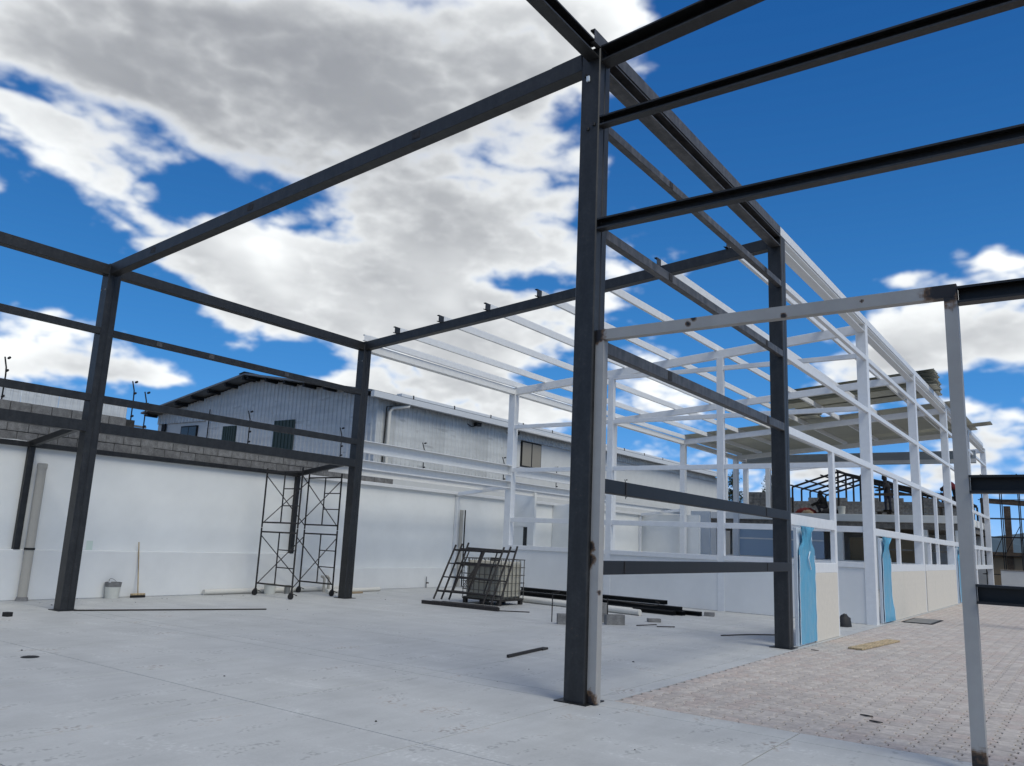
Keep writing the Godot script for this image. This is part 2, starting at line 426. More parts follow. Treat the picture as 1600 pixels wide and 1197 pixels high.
	var pixel := func(az: float, el: float, a: float, th: float) -> Vector3:
		var d := Vector3(sin(az) * cos(el), sin(el), -cos(az) * cos(el))
		var k := 1.0 / (d.y + 0.42)
		var p := Vector2(d.x, d.z) * k * 1.5
		var s := shape.get_noise_3d(p.x * 1.6, d.y * 2.2, p.y * 1.6)
		var q := puff.get_noise_3d(p.x * 1.6 + 9.0, d.y * 4.5, p.y * 1.6)
		var tk := clampf(th, 0.0, 1.1)
		var calm := 1.0 - 0.45 * minf(tk, 1.0)
		var w := wisp.get_noise_3d(p.x * 1.6, d.y * 5.0, p.y * 1.6)
		var dens := (s * 1.15 + 0.66 * absf(q) + 0.17 * w) * calm - 0.22 + clampf(a, -1.5, 1.25) * 0.60
		var al := smoothstep(-0.14, 0.40, dens)
		al = al * (0.8 + 0.2 * al)
		# towards the light, higher up: thinner there means a bright rim, thicker a grey flank
		var l1 := soft.get_noise_3d(p.x * 1.6, d.y * 2.2, p.y * 1.6)
		var l2 := soft.get_noise_3d(p.x * 1.6 + 0.05, d.y * 2.2 + 0.13, p.y * 1.6 - 0.05)
		var body := clampf((dens - 0.05) / 0.75, 0.0, 1.0)
		var grey := 0.05 + tk * (1.05 + 0.25 * l1) * body * body * (3.0 - 2.0 * body)
		grey += (l2 - l1) * 0.95 * calm * body + (absf(q) - 0.22) * -0.22 * calm * body + 0.13 * body + w * 0.03
		var cl := Vector3(0.775, 0.795, 0.80).lerp(Vector3(0.16, 0.172, 0.20), 1.0 - exp(-1.35 * clampf(grey, 0.0, 2.0)))
		var h := pow(1.0 - clampf(d.y, 0.0, 1.0), 3.2)
		var air := Vector3(0.0035, 0.058, 0.225).lerp(Vector3(0.065, 0.32, 0.72), h)
		air = air.lerp(Vector3(0.55, 0.66, 0.78), pow(1.0 - clampf(d.y, 0.0, 1.0), 18.0) * 0.55)
		return air.lerp(cl, al)
	# all of it coarse
	var coarse := PackedByteArray(); coarse.resize(W * H * 2 * 3)
	for r in H:
		var el := deg_to_rad(90.0 - (r + 0.5) / H * 90.0)
		for cc in W:
			var i := r * W + cc
			var k: Vector3 = pixel.call(deg_to_rad((cc + 0.5) / W * 360.0 - 180.0), el, amp[i], thick[i])
			coarse[i * 3] = int(255.0 * pow(k.x, 1.0 / 2.2)); coarse[i * 3 + 1] = int(255.0 * pow(k.y, 1.0 / 2.2)); coarse[i * 3 + 2] = int(255.0 * pow(k.z, 1.0 / 2.2))
	for i in range(W * H, W * H * 2):
		coarse[i * 3] = 120; coarse[i * 3 + 1] = 122; coarse[i * 3 + 2] = 124
	var im := Image.create_from_data(W, H * 2, false, Image.FORMAT_RGB8, coarse)
	im.resize(FW, FH * 2, Image.INTERPOLATE_CUBIC)
	# the same clouds once more with their fine detail in the part of the sky in view
	var A0 := int((-84.0 + 180.0) / 360.0 * FW)
	var A1 := int((10.0 + 180.0) / 360.0 * FW)
	var E0 := int((90.0 - 48.0) / 90.0 * FH)
	var pw := A1 - A0
	var ph := FH - E0
	var amp_im := Image.create_from_data(W, H, false, Image.FORMAT_RF, amp.to_byte_array())
	amp_im.resize(FW, FH, Image.INTERPOLATE_BILINEAR)
	var th_im := Image.create_from_data(W, H, false, Image.FORMAT_RF, thick.to_byte_array())
	th_im.resize(FW, FH, Image.INTERPOLATE_BILINEAR)
	var ad := amp_im.get_data().to_float32_array()
	var td := th_im.get_data().to_float32_array()
	var fd := PackedByteArray(); fd.resize(pw * ph * 3)
	for r in ph:
		var el := deg_to_rad(90.0 - (r + E0 + 0.5) / FH * 90.0)
		for cc in pw:
			var j := (r + E0) * FW + cc + A0
			var k: Vector3 = pixel.call(deg_to_rad((cc + A0 + 0.5) / FW * 360.0 - 180.0), el, ad[j], td[j])
			var i := (r * pw + cc) * 3
			fd[i] = int(255.0 * pow(k.x, 1.0 / 2.2)); fd[i + 1] = int(255.0 * pow(k.y, 1.0 / 2.2)); fd[i + 2] = int(255.0 * pow(k.z, 1.0 / 2.2))
	im.blit_rect(Image.create_from_data(pw, ph, false, Image.FORMAT_RGB8, fd), Rect2i(0, 0, pw, ph), Vector2i(A0, E0))
	# the panorama begins at -z
	var turned := Image.create(FW, FH * 2, false, Image.FORMAT_RGB8)
	turned.blit_rect(im, Rect2i(FW / 2, 0, FW / 2, FH * 2), Vector2i(0, 0))
	turned.blit_rect(im, Rect2i(0, 0, FW / 2, FH * 2), Vector2i(FW / 2, 0))
	return ImageTexture.create_from_image(turned)

# ------------------------------------------------------------------ camera and light
func camera_and_light() -> void:
	var cam := Camera3D.new()
	cam.name = "camera"
	cam.basis = Basis(Vector3.UP, 0.627) * Basis(Vector3.RIGHT, 0.1923) * Basis(Vector3.BACK, 0.0448)
	cam.position = Vector3(4.2995, 1.6, 7.4089)
	cam.fov = 51.0
	cam.near = 0.05
	cam.far = 6000.0
	add_child(cam)
	cam.current = true
	var env := Environment.new()
	env.background_mode = Environment.BG_SKY
	var sky := Sky.new()
	var pano := PanoramaSkyMaterial.new()
	pano.panorama = compute_sky()
	sky.sky_material = pano
	env.sky = sky
	env.tonemap_mode = Environment.TONE_MAPPER_LINEAR
	env.tonemap_exposure = 1.42
	env.sdfgi_enabled = true
	env.ssao_enabled = true
	env.ssil_enabled = true
	var we := WorldEnvironment.new()
	we.name = "world_environment"
	we.environment = env
	add_child(we)
	var sun := DirectionalLight3D.new()
	sun.name = "sun"
	sun.light_energy = 0.5
	sun.light_color = Color(1.0, 0.985, 0.93)
	sun.light_angular_distance = 30.0
	sun.shadow_enabled = true
	add_child(sun)
	sun.look_at_from_position(Vector3(6, 8, 1.5), Vector3.ZERO)

# ------------------------------------------------------------------ ground
func build_ground() -> void:
	var g := setting("ground")
	part(g, "earth", MB.new().box(Vector3(-400, -1.2, -700), Vector3(400, -0.16, 200)).mesh(), M.dirt)
	var f := setting("concrete_floor")
	part(f, "joint_bed", MB.new().box(Vector3(-13.3, -0.13, -0.45), Vector3(8.6, -0.04, 9.8)).mesh(), M.joint)
	part(f, "joint_bed", MB.new().box(Vector3(-13.3, -0.13, -34.0), Vector3(0.1, -0.04, -0.455)).mesh(), M.joint)
	var hw := 0.0058
	for i in range(-7, 5):
		for j in range(-15, 5):
			var x0 := maxf(-0.13 + 2.13 * i, -13.3)
			var x1 := minf(-0.13 + 2.13 * (i + 1), 8.6)
			var z0 := -0.1 + 2.4 * j
			var z1 := minf(z0 + 2.4, 9.8)
			if x1 - x0 < 0.3 or z1 - z0 < 0.3: continue
			if z1 > -0.44:
				slab(f, x0 + hw, x1 - hw, maxf(z0, -0.44) + hw, z1 - hw)
				if z0 < -0.5 and x0 < 0.1: slab(f, x0 + hw, minf(x1, 0.1) - hw, z0 + hw, -0.44 - hw)
			elif x0 < 0.1:
				slab(f, x0 + hw, minf(x1, 0.1) - hw, z0 + hw, z1 - hw)
	# bone-shaped pavers laid in columns, each column half a length on from its neighbour
	var p := setting("paved_yard")
	part(p, "sand_bed", MB.new().box(Vector3(0.104, -0.15, -60), Vector3(22, -0.034, -0.446)).mesh(), M.sand)
	var W := 0.184
	var L := 0.23
	var e := 0.022
	var gap := 0.0058
	var bone := func(steps: Array) -> ArrayMesh:
		var right := []
		for k in steps:
			right.append(Vector2(W * 0.5 + k[1] * e - gap, k[0] * (L - 2.0 * gap)))
		var cnt: int = right.size()
		var outline := right.duplicate()
		for k in range(cnt - 1, -1, -1):
			outline.append(Vector2(-right[k].x, right[k].y))
		var ch := 0.008
		var mid: float = (right[0].y + right[cnt - 1].y) * 0.5
		var half: float = (right[cnt - 1].y - right[0].y) * 0.5
		var inner := []
		for q in outline:
			inner.append(Vector2(q.x - signf(q.x) * ch, mid + (q.y - mid) * (1.0 - ch / half)))
		var b := MB.new()
		var all: int = outline.size()
		for i in all:
			var a: Vector2 = outline[i]; var d: Vector2 = outline[(i + 1) % all]
			var ia: Vector2 = inner[i]; var id: Vector2 = inner[(i + 1) % all]
			var nn := Vector3(d.y - a.y, 0, -(d.x - a.x)).normalized()
			b.quad(Vector3(a.x, -0.04, a.y), Vector3(d.x, -0.04, d.y), Vector3(d.x, -ch, d.y), Vector3(a.x, -ch, a.y), nn)
			b.quad(Vector3(a.x, -ch, a.y), Vector3(d.x, -ch, d.y), Vector3(id.x, 0, id.y), Vector3(ia.x, 0, ia.y), (nn + Vector3.UP).normalized())
		for i in cnt - 1:
			var a: Vector2 = inner[i]; var d: Vector2 = inner[i + 1]; var a2: Vector2 = inner[all - 1 - i]; var d2: Vector2 = inner[all - 2 - i]
			b.quad(Vector3(a.x, 0, a.y), Vector3(d.x, 0, d.y), Vector3(d2.x, 0, d2.y), Vector3(a2.x, 0, a2.y), Vector3.UP)
		return b.mesh()
	var pm: ArrayMesh = bone.call([[-0.5, 1], [-0.33, 1], [-0.215, -1], [0.215, -1], [0.33, 1], [0.5, 1]])
	var half_pm: ArrayMesh = bone.call([[-0.5, 1], [-0.33, 1], [-0.215, -1], [0.0, -1]])
	var cam := Vector3(4.3, 1.6, 7.4)
	var spots := []
	var r := RandomNumberGenerator.new()
	r.seed = 77
	for i in range(0, 60):
		for j in range(0, 190):
			var x := 0.2 + W * i
			var z := -0.56 - L * j - (L * 0.5 if i % 2 == 1 else 0.0)
			if z < -42.0: continue
			if x > 1.0 + (-z + 8.0) * 0.55 and x > 6.2: continue
			spots.append([Vector3(x, r.randf_range(-0.003, 0.002), z), r.randi() % 4, cam.distance_to(Vector3(x, 0, z)) + (6.0 if x > 4.6 else 0.0), Basis(Vector3(r.randf_range(-1, 1), r.randf_range(-0.6, 0.6), r.randf_range(-1, 1)).normalized(), r.randf_range(0.0, 0.018))])
	spots.sort_custom(func(u, w): return u[2] < w[2])
	var near := 270
	for i in mini(near, spots.size()):
		part(p, "paver", pm, M.paver[spots[i][1]], "", Transform3D(spots[i][3], spots[i][0]))
	# cut pavers that close the straight front edge
	for i in range(1, 50, 2):
		part(p, "cut_paver", half_pm, M.paver[i % 4], "", Transform3D(Basis(), Vector3(0.2 + W * i, 0, -0.56 + L * 0.5 - 0.001)))
	var mm := MultiMesh.new()
	mm.transform_format = MultiMesh.TRANSFORM_3D
	mm.use_colors = true
	mm.mesh = pm
	mm.instance_count = spots.size() - near
	for i in range(near, spots.size()):
		mm.set_instance_transform(i - near, Transform3D(spots[i][3], spots[i][0]))
		mm.set_instance_color(i - near, (M.paver[spots[i][1]].albedo_color as Color).srgb_to_linear())
	var mi := MultiMeshInstance3D.new()
	mi.multimesh = mm
	mi.material_override = M.paver_far
	mi.name = "far_pavers"
	p.add_child(mi)
	mi.set_meta("kind", "stuff")

func slab(f: Node3D, x0: float, x1: float, z0: float, z1: float) -> void:
	if x1 - x0 < 0.03 or z1 - z0 < 0.03: return
	part(f, "slab", MB.new().box(Vector3(x0, -0.115, z0), Vector3(x1, 0, z1), 0.0015).mesh(), M.floor)

# ------------------------------------------------------------------ dark steel frame
func build_dark_frame() -> void:
	var t := thing("dark_steel_frame", "dark grey steel frame of tall columns, sloping rafters and thin girts without cladding", "steel frame")
	var s := 0.25
	box_column(t, "column", 0, 0, 7.33, s, M.dark, "tall dark column nearest the viewer")
	box_column(t, "column", 0, -BAY, 7.33, s, M.dark)
	box_column(t, "column", XL, 0, 6.48, s, M.dark)
	box_column(t, "column", XL, -BAY, 6.48, s, M.dark)
	for q in [[0.0, 0.0], [0.0, -BAY], [XL, 0.0], [XL, -BAY]]:
		part(t, "base_plate", MB.new().box(Vector3(q[0] - 0.33, 0.001, q[1] - 0.33), Vector3(q[0] + 0.05, 0.012, q[1] + 0.05)).mesh(), M.black)
	# rafters: they rise from the left row of columns to the right row
	for z in [0.0, -BAY]:
		var b := MB.new()
		b.ext(rect(z - 0.19, z - 0.01, 0, 0.21), Vector3(XL + 0.001, 6.27, 0), Vector3(-s - 0.001, 7.12, 0))
		part(t, "rafter", b.mesh(), M.dark)
	# ridge line beams
	part(t, "beam", bar_z(-0.165, -0.012, 7.20, 7.375, 9.5, 0.001, 1.0), M.dark)
	part(t, "beam", bar_z(-0.2, -0.012, 7.13, 7.325, -s - 0.001, -BAY - 0.001, 1.0), M.worn)
	part(t, "edge_purlin", bar_z(-0.06, 0.0, 7.335, 7.50, 0.14, -BAY + 0.02, -1.0), M.worn, "weathered grey channel lying on top of the beam")
	part(t, "beam", bar_x(-0.2, -0.012, 7.13, 7.33, 0.001, 9.0, 1.0, 0.85), M.dark)
	part(t, "girt", bar_x(-0.12, -0.012, 6.34, 6.46, 0.001, 9.0, 1.0), M.dark)
	part(t, "girt", bar_x(-0.12, -0.012, 5.07, 5.20, 0.001, 9.0, 1.0), M.dark)
	for y in [[6.345, 6.455], [5.03, 5.15], [3.69, 3.83]]:
		part(t, "girt", bar_z(-0.1, -0.004, y[0], y[1], -s - 0.001, -BAY + 0.0, 0.0), M.worn)
	for y in [[2.14, 2.29], [1.275, 1.42]]:
		part(t, "girt", bar_z(-0.06, 0.04, y[0], y[1], -0.16, -BAY - 0.02, 0.0), M.black)
	# left row
	for seg in [[9.5, 0.001], [-s - 0.001, -BAY - 0.001]]:
		part(t, "eave_beam", bar_z(XL - 0.21, XL - 0.012, 6.26, 6.46, seg[0], seg[1]), M.dark)
		part(t, "girt", bar_z(XL - 0.1, XL - 0.01, 5.08, 5.21, seg[0], seg[1]), M.dark)
		part(t, "girt", bar_z(XL - 0.1, XL - 0.01, 3.79, 3.93, seg[0], seg[1]), M.dark)
		part(t, "low_beam", bar_z(XL - 0.17, XL - 0.01, 3.22, 3.42, seg[0], seg[1]), M.dark)
	# low lean-to towards the boundary wall
	part(t, "wall_beam", bar_z(WALL_X + 0.005, WALL_X + 0.10, 3.0, 3.1, 9.0, -BAY - 0.12), M.dark)
	for z in [0.0, -BAY]:
		part(t, "lean_to_rafter", MB.new().ext(rect(z - 0.13, z - 0.03, 0, 0.12), Vector3(WALL_X + 0.02, 3.0, 0), Vector3(XL - s - 0.001, 3.30, 0)).mesh(), M.dark)
		part(t, "lean_to_post", post(WALL_X + 0.005, WALL_X + 0.105, z - 0.14, z - 0.02, 0.985, 2.999), M.dark)
	# cleats where girts meet columns, splice plates along them
	for y in [[6.345, 6.455], [5.03, 5.15], [3.69, 3.83]]:
		part(t, "cleat", MB.new().box(Vector3(-0.098, y[0] - 0.03, -s - 0.09), Vector3(-0.104, y[1] + 0.03, -s - 0.002)).mesh(), M.worn)
		for z in [-2.0, -5.9]:
			part(t, "splice_plate", MB.new().box(Vector3(-0.004, y[0] + 0.012, z - 0.05), Vector3(0.002, y[1] - 0.012, z + 0.05), 0.001).mesh(), M.rusty)
	for y in [[2.14, 2.29], [1.275, 1.42]]:
		for z in [-0.75, -5.6]:
			part(t, "splice_plate", MB.new().box(Vector3(0.04, y[0] + 0.004, z - 0.012), Vector3(0.046, y[1] - 0.004, z + 0.012), 0.001).mesh(), M.rusty)
	for x in [-2.9, -6.5, -9.3]:
		part(t, "splice_plate", MB.new().box(Vector3(x - 0.07, 6.33 + (x - XL) * 0.081, -0.009), Vector3(x + 0.07, 6.43 + (x - XL) * 0.081, -0.003), 0.001).mesh(), M.rusty)
	for z in [-1.2, -2.4, -4.4]:
		part(t, "splice_plate", MB.new().box(Vector3(XL - 0.009, 5.10, z - 0.06), Vector3(XL - 0.003, 5.19, z + 0.06), 0.001).mesh(), M.worn)
	# cut-off bolts and weld tabs
	for q in [[-0.14, 6.32, 0.0], [-0.06, 6.36, 0.0], [-0.19, 7.02, 0.0]]:
		part(t, "bolt_stub", MB.new().box(Vector3(q[0] - 0.015, q[1] - 0.02, 0.0), Vector3(q[0] + 0.015, q[1] + 0.02, 0.02), 0.004).mesh(), M.black)
	for z in [0.0, -BAY]:
		for dx in [-0.05, -0.2]:
			part(t, "weld_tab", MB.new().box(Vector3(XL + dx - 0.02, 5.95, z), Vector3(XL + dx + 0.01, 5.98, z + 0.012), 0.003).mesh(), M.galv)
	part(t, "weld_tab", MB.new().box(Vector3(-0.17, 6.93, 0.0), Vector3(-0.13, 7.0, 0.025), 0.004).mesh(), M.film)

# grey tube door frame with burnt welds
func build_door_frame() -> void:
	var t := thing("tube_door_frame", "pale grey square tube door frame with burnt welds beside the near dark column", "door frame")
	var nz := FastNoiseLite.new()
	nz.seed = 8; nz.frequency = 7.0; nz.fractal_octaves = 4
	var base := Color(0.40, 0.39, 0.375)
	var burn := func(p: Vector3) -> Color:
		var a := 0.0
		for q in [[Vector3(0.0, 0.02, -0.05), 0.12], [Vector3(-0.03, 1.42, -0.05), 0.09], [Vector3(-0.03, 1.55, -0.05), 0.08], [Vector3(0.02, 3.84, -0.05), 0.10], [Vector3(3.40, 3.85, -0.05), 0.15], [Vector3(3.45, 0.0, -0.05), 0.17], [Vector3(1.14, 3.895, -0.05), 0.035], [Vector3(1.08, 3.84, -0.05), 0.03], [Vector3(2.05, 3.80, -0.05), 0.028], [Vector3(2.75, 3.85, -0.05), 0.018], [Vector3(0.1, 1.1, -0.08), 0.03]]:
			var w: float = p.distance_to(q[0]) / q[1] + nz.get_noise_3dv(p * 2.0) * 0.4
			a = maxf(a, 1.0 - smoothstep(0.35, 1.35, w))
		var s := nz.get_noise_3d(p.x * 0.3, p.y * 0.12, p.z * 0.3) * 0.05
		var rust := Color(0.16, 0.09, 0.045)
		var cc := Color(base.r + s, base.g + s, base.b + s)
		cc = cc.lerp(rust, smoothstep(0.0, 0.5, a))
		return cc.lerp(Color(0.012, 0.011, 0.011), smoothstep(0.35, 0.9, a))
	var strip := func(x0: float, x1: float, y0: float, y1: float, vertical: bool) -> ArrayMesh:
		var b := MB.new()
		var st := 0.0125
		var p0 := Vector3(x0, y0, 0); var p1 := Vector3(x1, y1, 0)
		var nx := int(ceil((p1.x - p0.x) / st)); var ny := int(ceil((p1.y - p0.y) / st))
		for i in nx:
			for j in ny:
				var xa := lerpf(x0, x1, float(i) / nx); var xb := lerpf(x0, x1, float(i + 1) / nx)
				var ya := lerpf(y0, y1, float(j) / ny); var yb := lerpf(y0, y1, float(j + 1) / ny)
				for z in [-0.05, -0.15]:
					b.col = burn.call(Vector3((xa + xb) / 2, (ya + yb) / 2, z))
					b.quad(Vector3(xa, ya, z), Vector3(xb, ya, z), Vector3(xb, yb, z), Vector3(xa, yb, z), Vector3(0, 0, 1 if z > -0.1 else -1))
		var nz2 := 5
		for k in nz2:
			var za := lerpf(-0.05, -0.15, float(k) / nz2); var zb := lerpf(-0.05, -0.15, float(k + 1) / nz2)
			for j in ny:
				var ya := lerpf(y0, y1, float(j) / ny); var yb := lerpf(y0, y1, float(j + 1) / ny)
				for x in [x0, x1]:
					b.col = burn.call(Vector3(x, (ya + yb) / 2, (za + zb) / 2))
					b.quad(Vector3(x, ya, za), Vector3(x, yb, za), Vector3(x, yb, zb), Vector3(x, ya, zb), Vector3(1 if x == x1 else -1, 0, 0))
			for i in nx:
				var xa := lerpf(x0, x1, float(i) / nx); var xb := lerpf(x0, x1, float(i + 1) / nx)
				for y in [y0, y1]:
					b.col = burn.call(Vector3((xa + xb) / 2, y, (za + zb) / 2))
					b.quad(Vector3(xa, y, za), Vector3(xb, y, za), Vector3(xb, y, zb), Vector3(xa, y, zb), Vector3(0, 1 if y == y1 else -1, 0))
		return b.mesh()
	part(t, "jamb", strip.call(0.003, 0.103, 0.013, 3.785, true), M.tube)
	part(t, "jamb", strip.call(3.405, 3.505, 0.004, 3.785, true), M.tube)
	part(t, "header", strip.call(0.003, 3.505, 3.787, 3.90, false), M.tube)
	# black channels that carry on to the right of the door
	var u := thing("black_channel_girts", "three black channel girts running right from the grey door post", "girts")
	part(u, "girt", bar_x(-0.15, -0.03, 3.725, 3.87, 3.507, 9.0, 1.0), M.black)
	part(u, "girt", bar_x(-0.15, -0.03, 2.13, 2.275, 3.507, 9.0, 1.0), M.black)
	part(u, "girt", bar_x(-0.15, -0.03, 1.265, 1.415, 3.507, 9.0, 1.0), M.black)

# ------------------------------------------------------------------ white steel building
func build_white_frame() -> void:
	var t := thing("white_steel_frame", "white painted steel building frame with open roof purlins behind the dark frame", "steel frame")
	var w := 0.24
	for k in range(2, 7):
		var z := -BAY * k
		part(t, "column", post(-w, 0, z - w, z, 0, 7.33), M.white)
		part(t, "column", post(XL - w, XL, z - w, z, 0, 6.47), M.white)
		part(t, "rafter", MB.new().ext(rect(z - 0.16, z - 0.03, 0, 0.23), Vector3(XL + 0.001, 6.245, 0), Vector3(-w - 0.001, 7.10, 0)).mesh(), M.white)
		# eave beam and ridge beam pieces
	for k in range(1, 6):
		var z := -BAY * k
		var a := z - w - 0.001
		if k == 1: a = z - 0.255
		var e := z - BAY + 0.001
		part(t, "ridge_beam", bar_z(-0.2, -0.015, 7.12, 7.32, a, e, 1.0), M.white)
		part(t, "girt", bar_z(-0.09, -0.005, 6.38, 6.50, a, e), M.white)
		part(t, "girt", bar_z(-0.09, -0.005, 5.05, 5.17, a, e), M.white)
		part(t, "girt", bar_z(-0.09, -0.005, 3.67, 3.81, a, e), M.white)
		part(t, "eave_beam", bar_z(XL - 0.2, XL - 0.01, 6.25, 6.45, a, e), M.white)
		if k < 3:
			part(t, "girt", bar_z(XL - 0.1, XL - 0.02, 5.13, 5.21, a, e), M.white) if k > 1 else null
			part(t, "low_beam", bar_z(XL - 0.17, XL - 0.01, 3.62, 3.93, a, e, 1.0), M.white)
			part(t, "low_beam", bar_z(XL - 0.17, XL - 0.01, 3.20, 3.43, a, e, 1.0), M.white)
		# lower window posts and rails on the yard side
		if k == 1:
			part(t, "window_post", post(-0.1, -0.002, -10.14, -9.98, 0, 3.669), M.white)
			part(t, "rail", bar_z(-0.09, -0.004, 2.07, 2.26, a, -9.979), M.white)
			part(t, "sill", bar_z(-0.11, 0.012, 1.235, 1.42, -8.36, -9.979), M.white)
		else:
			part(t, "rail", bar_z(-0.09, -0.004, 2.08, 2.25, a, e), M.white)
			part(t, "sill", bar_z(-0.11, 0.012, 1.215, 1.40, a - (1.1 if k == 2 or k == 4 else 0.0), e), M.white)
			var mid := (a + e) * 0.5 + 0.35
			part(t, "window_post", post(-0.1, -0.002, mid - 0.14, mid, 2.251, 3.669), M.white)
			for zp in ([mid] if k == 2 else [mid + 1.7, mid]):
				part(t, "window_post", post(-0.1, -0.002, zp - 0.14, zp, 1.401, 2.079), M.white)
	for x in [-10.69, -9.62, -8.18, -6.77, -5.34, -3.9, -2.45, -1.0, 0.0]:
		var yb: float = 6.475 + (x - XL) * 0.0811
		if x == 0.0: yb = 7.335
		if x == 0.0:
			part(t, "purlin", bar_z(x - 0.06, x, yb + 0.004, yb + 0.165, -BAY + 0.01, -40.0, -1.0), M.white)
		else:
			part(t, "purlin", bar_z(x - 0.07, x, yb + 0.004, yb + 0.175, -BAY - 0.1, -34.5, -1.0), M.white)
			if x > -10.5: part(t, "purlin_end", bar_z(x - 0.06, x, yb + 0.004, yb + 0.165, -BAY + 0.09, -BAY - 0.0995, -1.0), M.dark)
			else: part(t, "purlin_end", bar_z(x - 0.06, x, yb + 0.004, yb + 0.165, -BAY + 0.09, -BAY - 0.0995, -1.0), M.white)
	# cross partition in the first white bay
	var z2 := -BAY * 2
	for x in [-7.12, -3.72]:
		part(t, "partition_post", post(x - 0.19, x, z2 - 0.14, z2 - 0.01, 0, 6.25 + (x - XL) * 0.0811), M.white)
	for y in [[5.12, 5.24], [3.72, 3.85], [2.14, 2.285]]:
		for seg in [[XL + 0.001, -7.311], [-7.119, -3.911], [-3.719, -w - 0.001]]:
			part(t, "partition_rail", bar_x(z2 - 0.11, z2 - 0.02, y[0], y[1], seg[0], seg[1]), M.white)
	for seg in [[-7.119, -3.911], [-3.719, -w - 0.001]]:
		part(t, "partition_rail", bar_x(z2 - 0.11, z2 - 0.02, 6.46, 6.58, seg[0], seg[1]), M.white)
	for seg in [[XL + 0.001, -7.311], [-7.119, -3.911], [-3.719, -w - 0.001]]:
		part(t, "partition_sill", bar_x(z2 - 0.15, z2 + 0.012, 1.30, 1.43, seg[0], seg[1]), M.white)
		part(t, "partition_panel", MB.new().box(Vector3(seg[0], 0.005, z2 - 0.12), Vector3(seg[1], 1.298, z2 - 0.02), 0.004).mesh(), M.plinth)
	# lean-to of the white part
	part(t, "wall_beam", bar_z(WALL_X + 0.005, WALL_X + 0.10, 2.99, 3.09, -BAY - 0.13, -30.0), M.white)
	part(t, "lean_to_purlin", bar_z(-11.95, -11.88, 3.14, 3.34, -BAY - 0.2, -30.0, 1.0), M.white)
	for k in range(2, 5):
		var z := -BAY * k
		part(t, "lean_to_rafter", MB.new().ext(rect(z - 0.13, z - 0.03, 0, 0.12), Vector3(WALL_X + 0.02, 2.94, 0), Vector3(XL - w - 0.001, 3.19, 0)).mesh(), M.white)
		part(t, "lean_to_post", post(WALL_X + 0.005, WALL_X + 0.115, z - 0.14, z - 0.02, 0.605, 2.93), M.white)
	# beige sheets along the foot of the yard side
	var u := thing("beige_cladding", "beige fibre cement panels along the foot of the white frame", "cladding")
	part(u, "panel", MB.new().box(Vector3(-0.05, 0.004, -9.975), Vector3(0.022, 1.233, -8.32), 0.004).mesh(), M.beige)
	var zz := [-15.32, -16.9, -18.6, -20.34]
	for i in 3:
		part(u, "panel", MB.new().box(Vector3(-0.05, 0.004, zz[i + 1] + 0.004), Vector3(0.022, 1.213, zz[i] - 0.004), 0.004).mesh(), M.beige)
	zz = [-20.6, -22.2, -23.8, -25.5, -27.1]
	for i in 4:
		part(u, "panel", MB.new().box(Vector3(-0.05, 0.004, zz[i + 1] + 0.004), Vector3(0.022, 1.213, zz[i] - 0.004), 0.004).mesh(), M.beige)
	# blue plastic wrapped strips
	var lab := ["blue plastic sheeting taped over the strip beside the second dark column", "blue plastic sheeting coming loose beside the first white yard column", "farthest blue plastic sheeting, half hidden by the grey door post"]
	for k in 3:
		var z0: float = [-7.33, -14.25, -27.75][k]
		plastic(lab[k], z0, z0 - 0.96, 2.06, k)

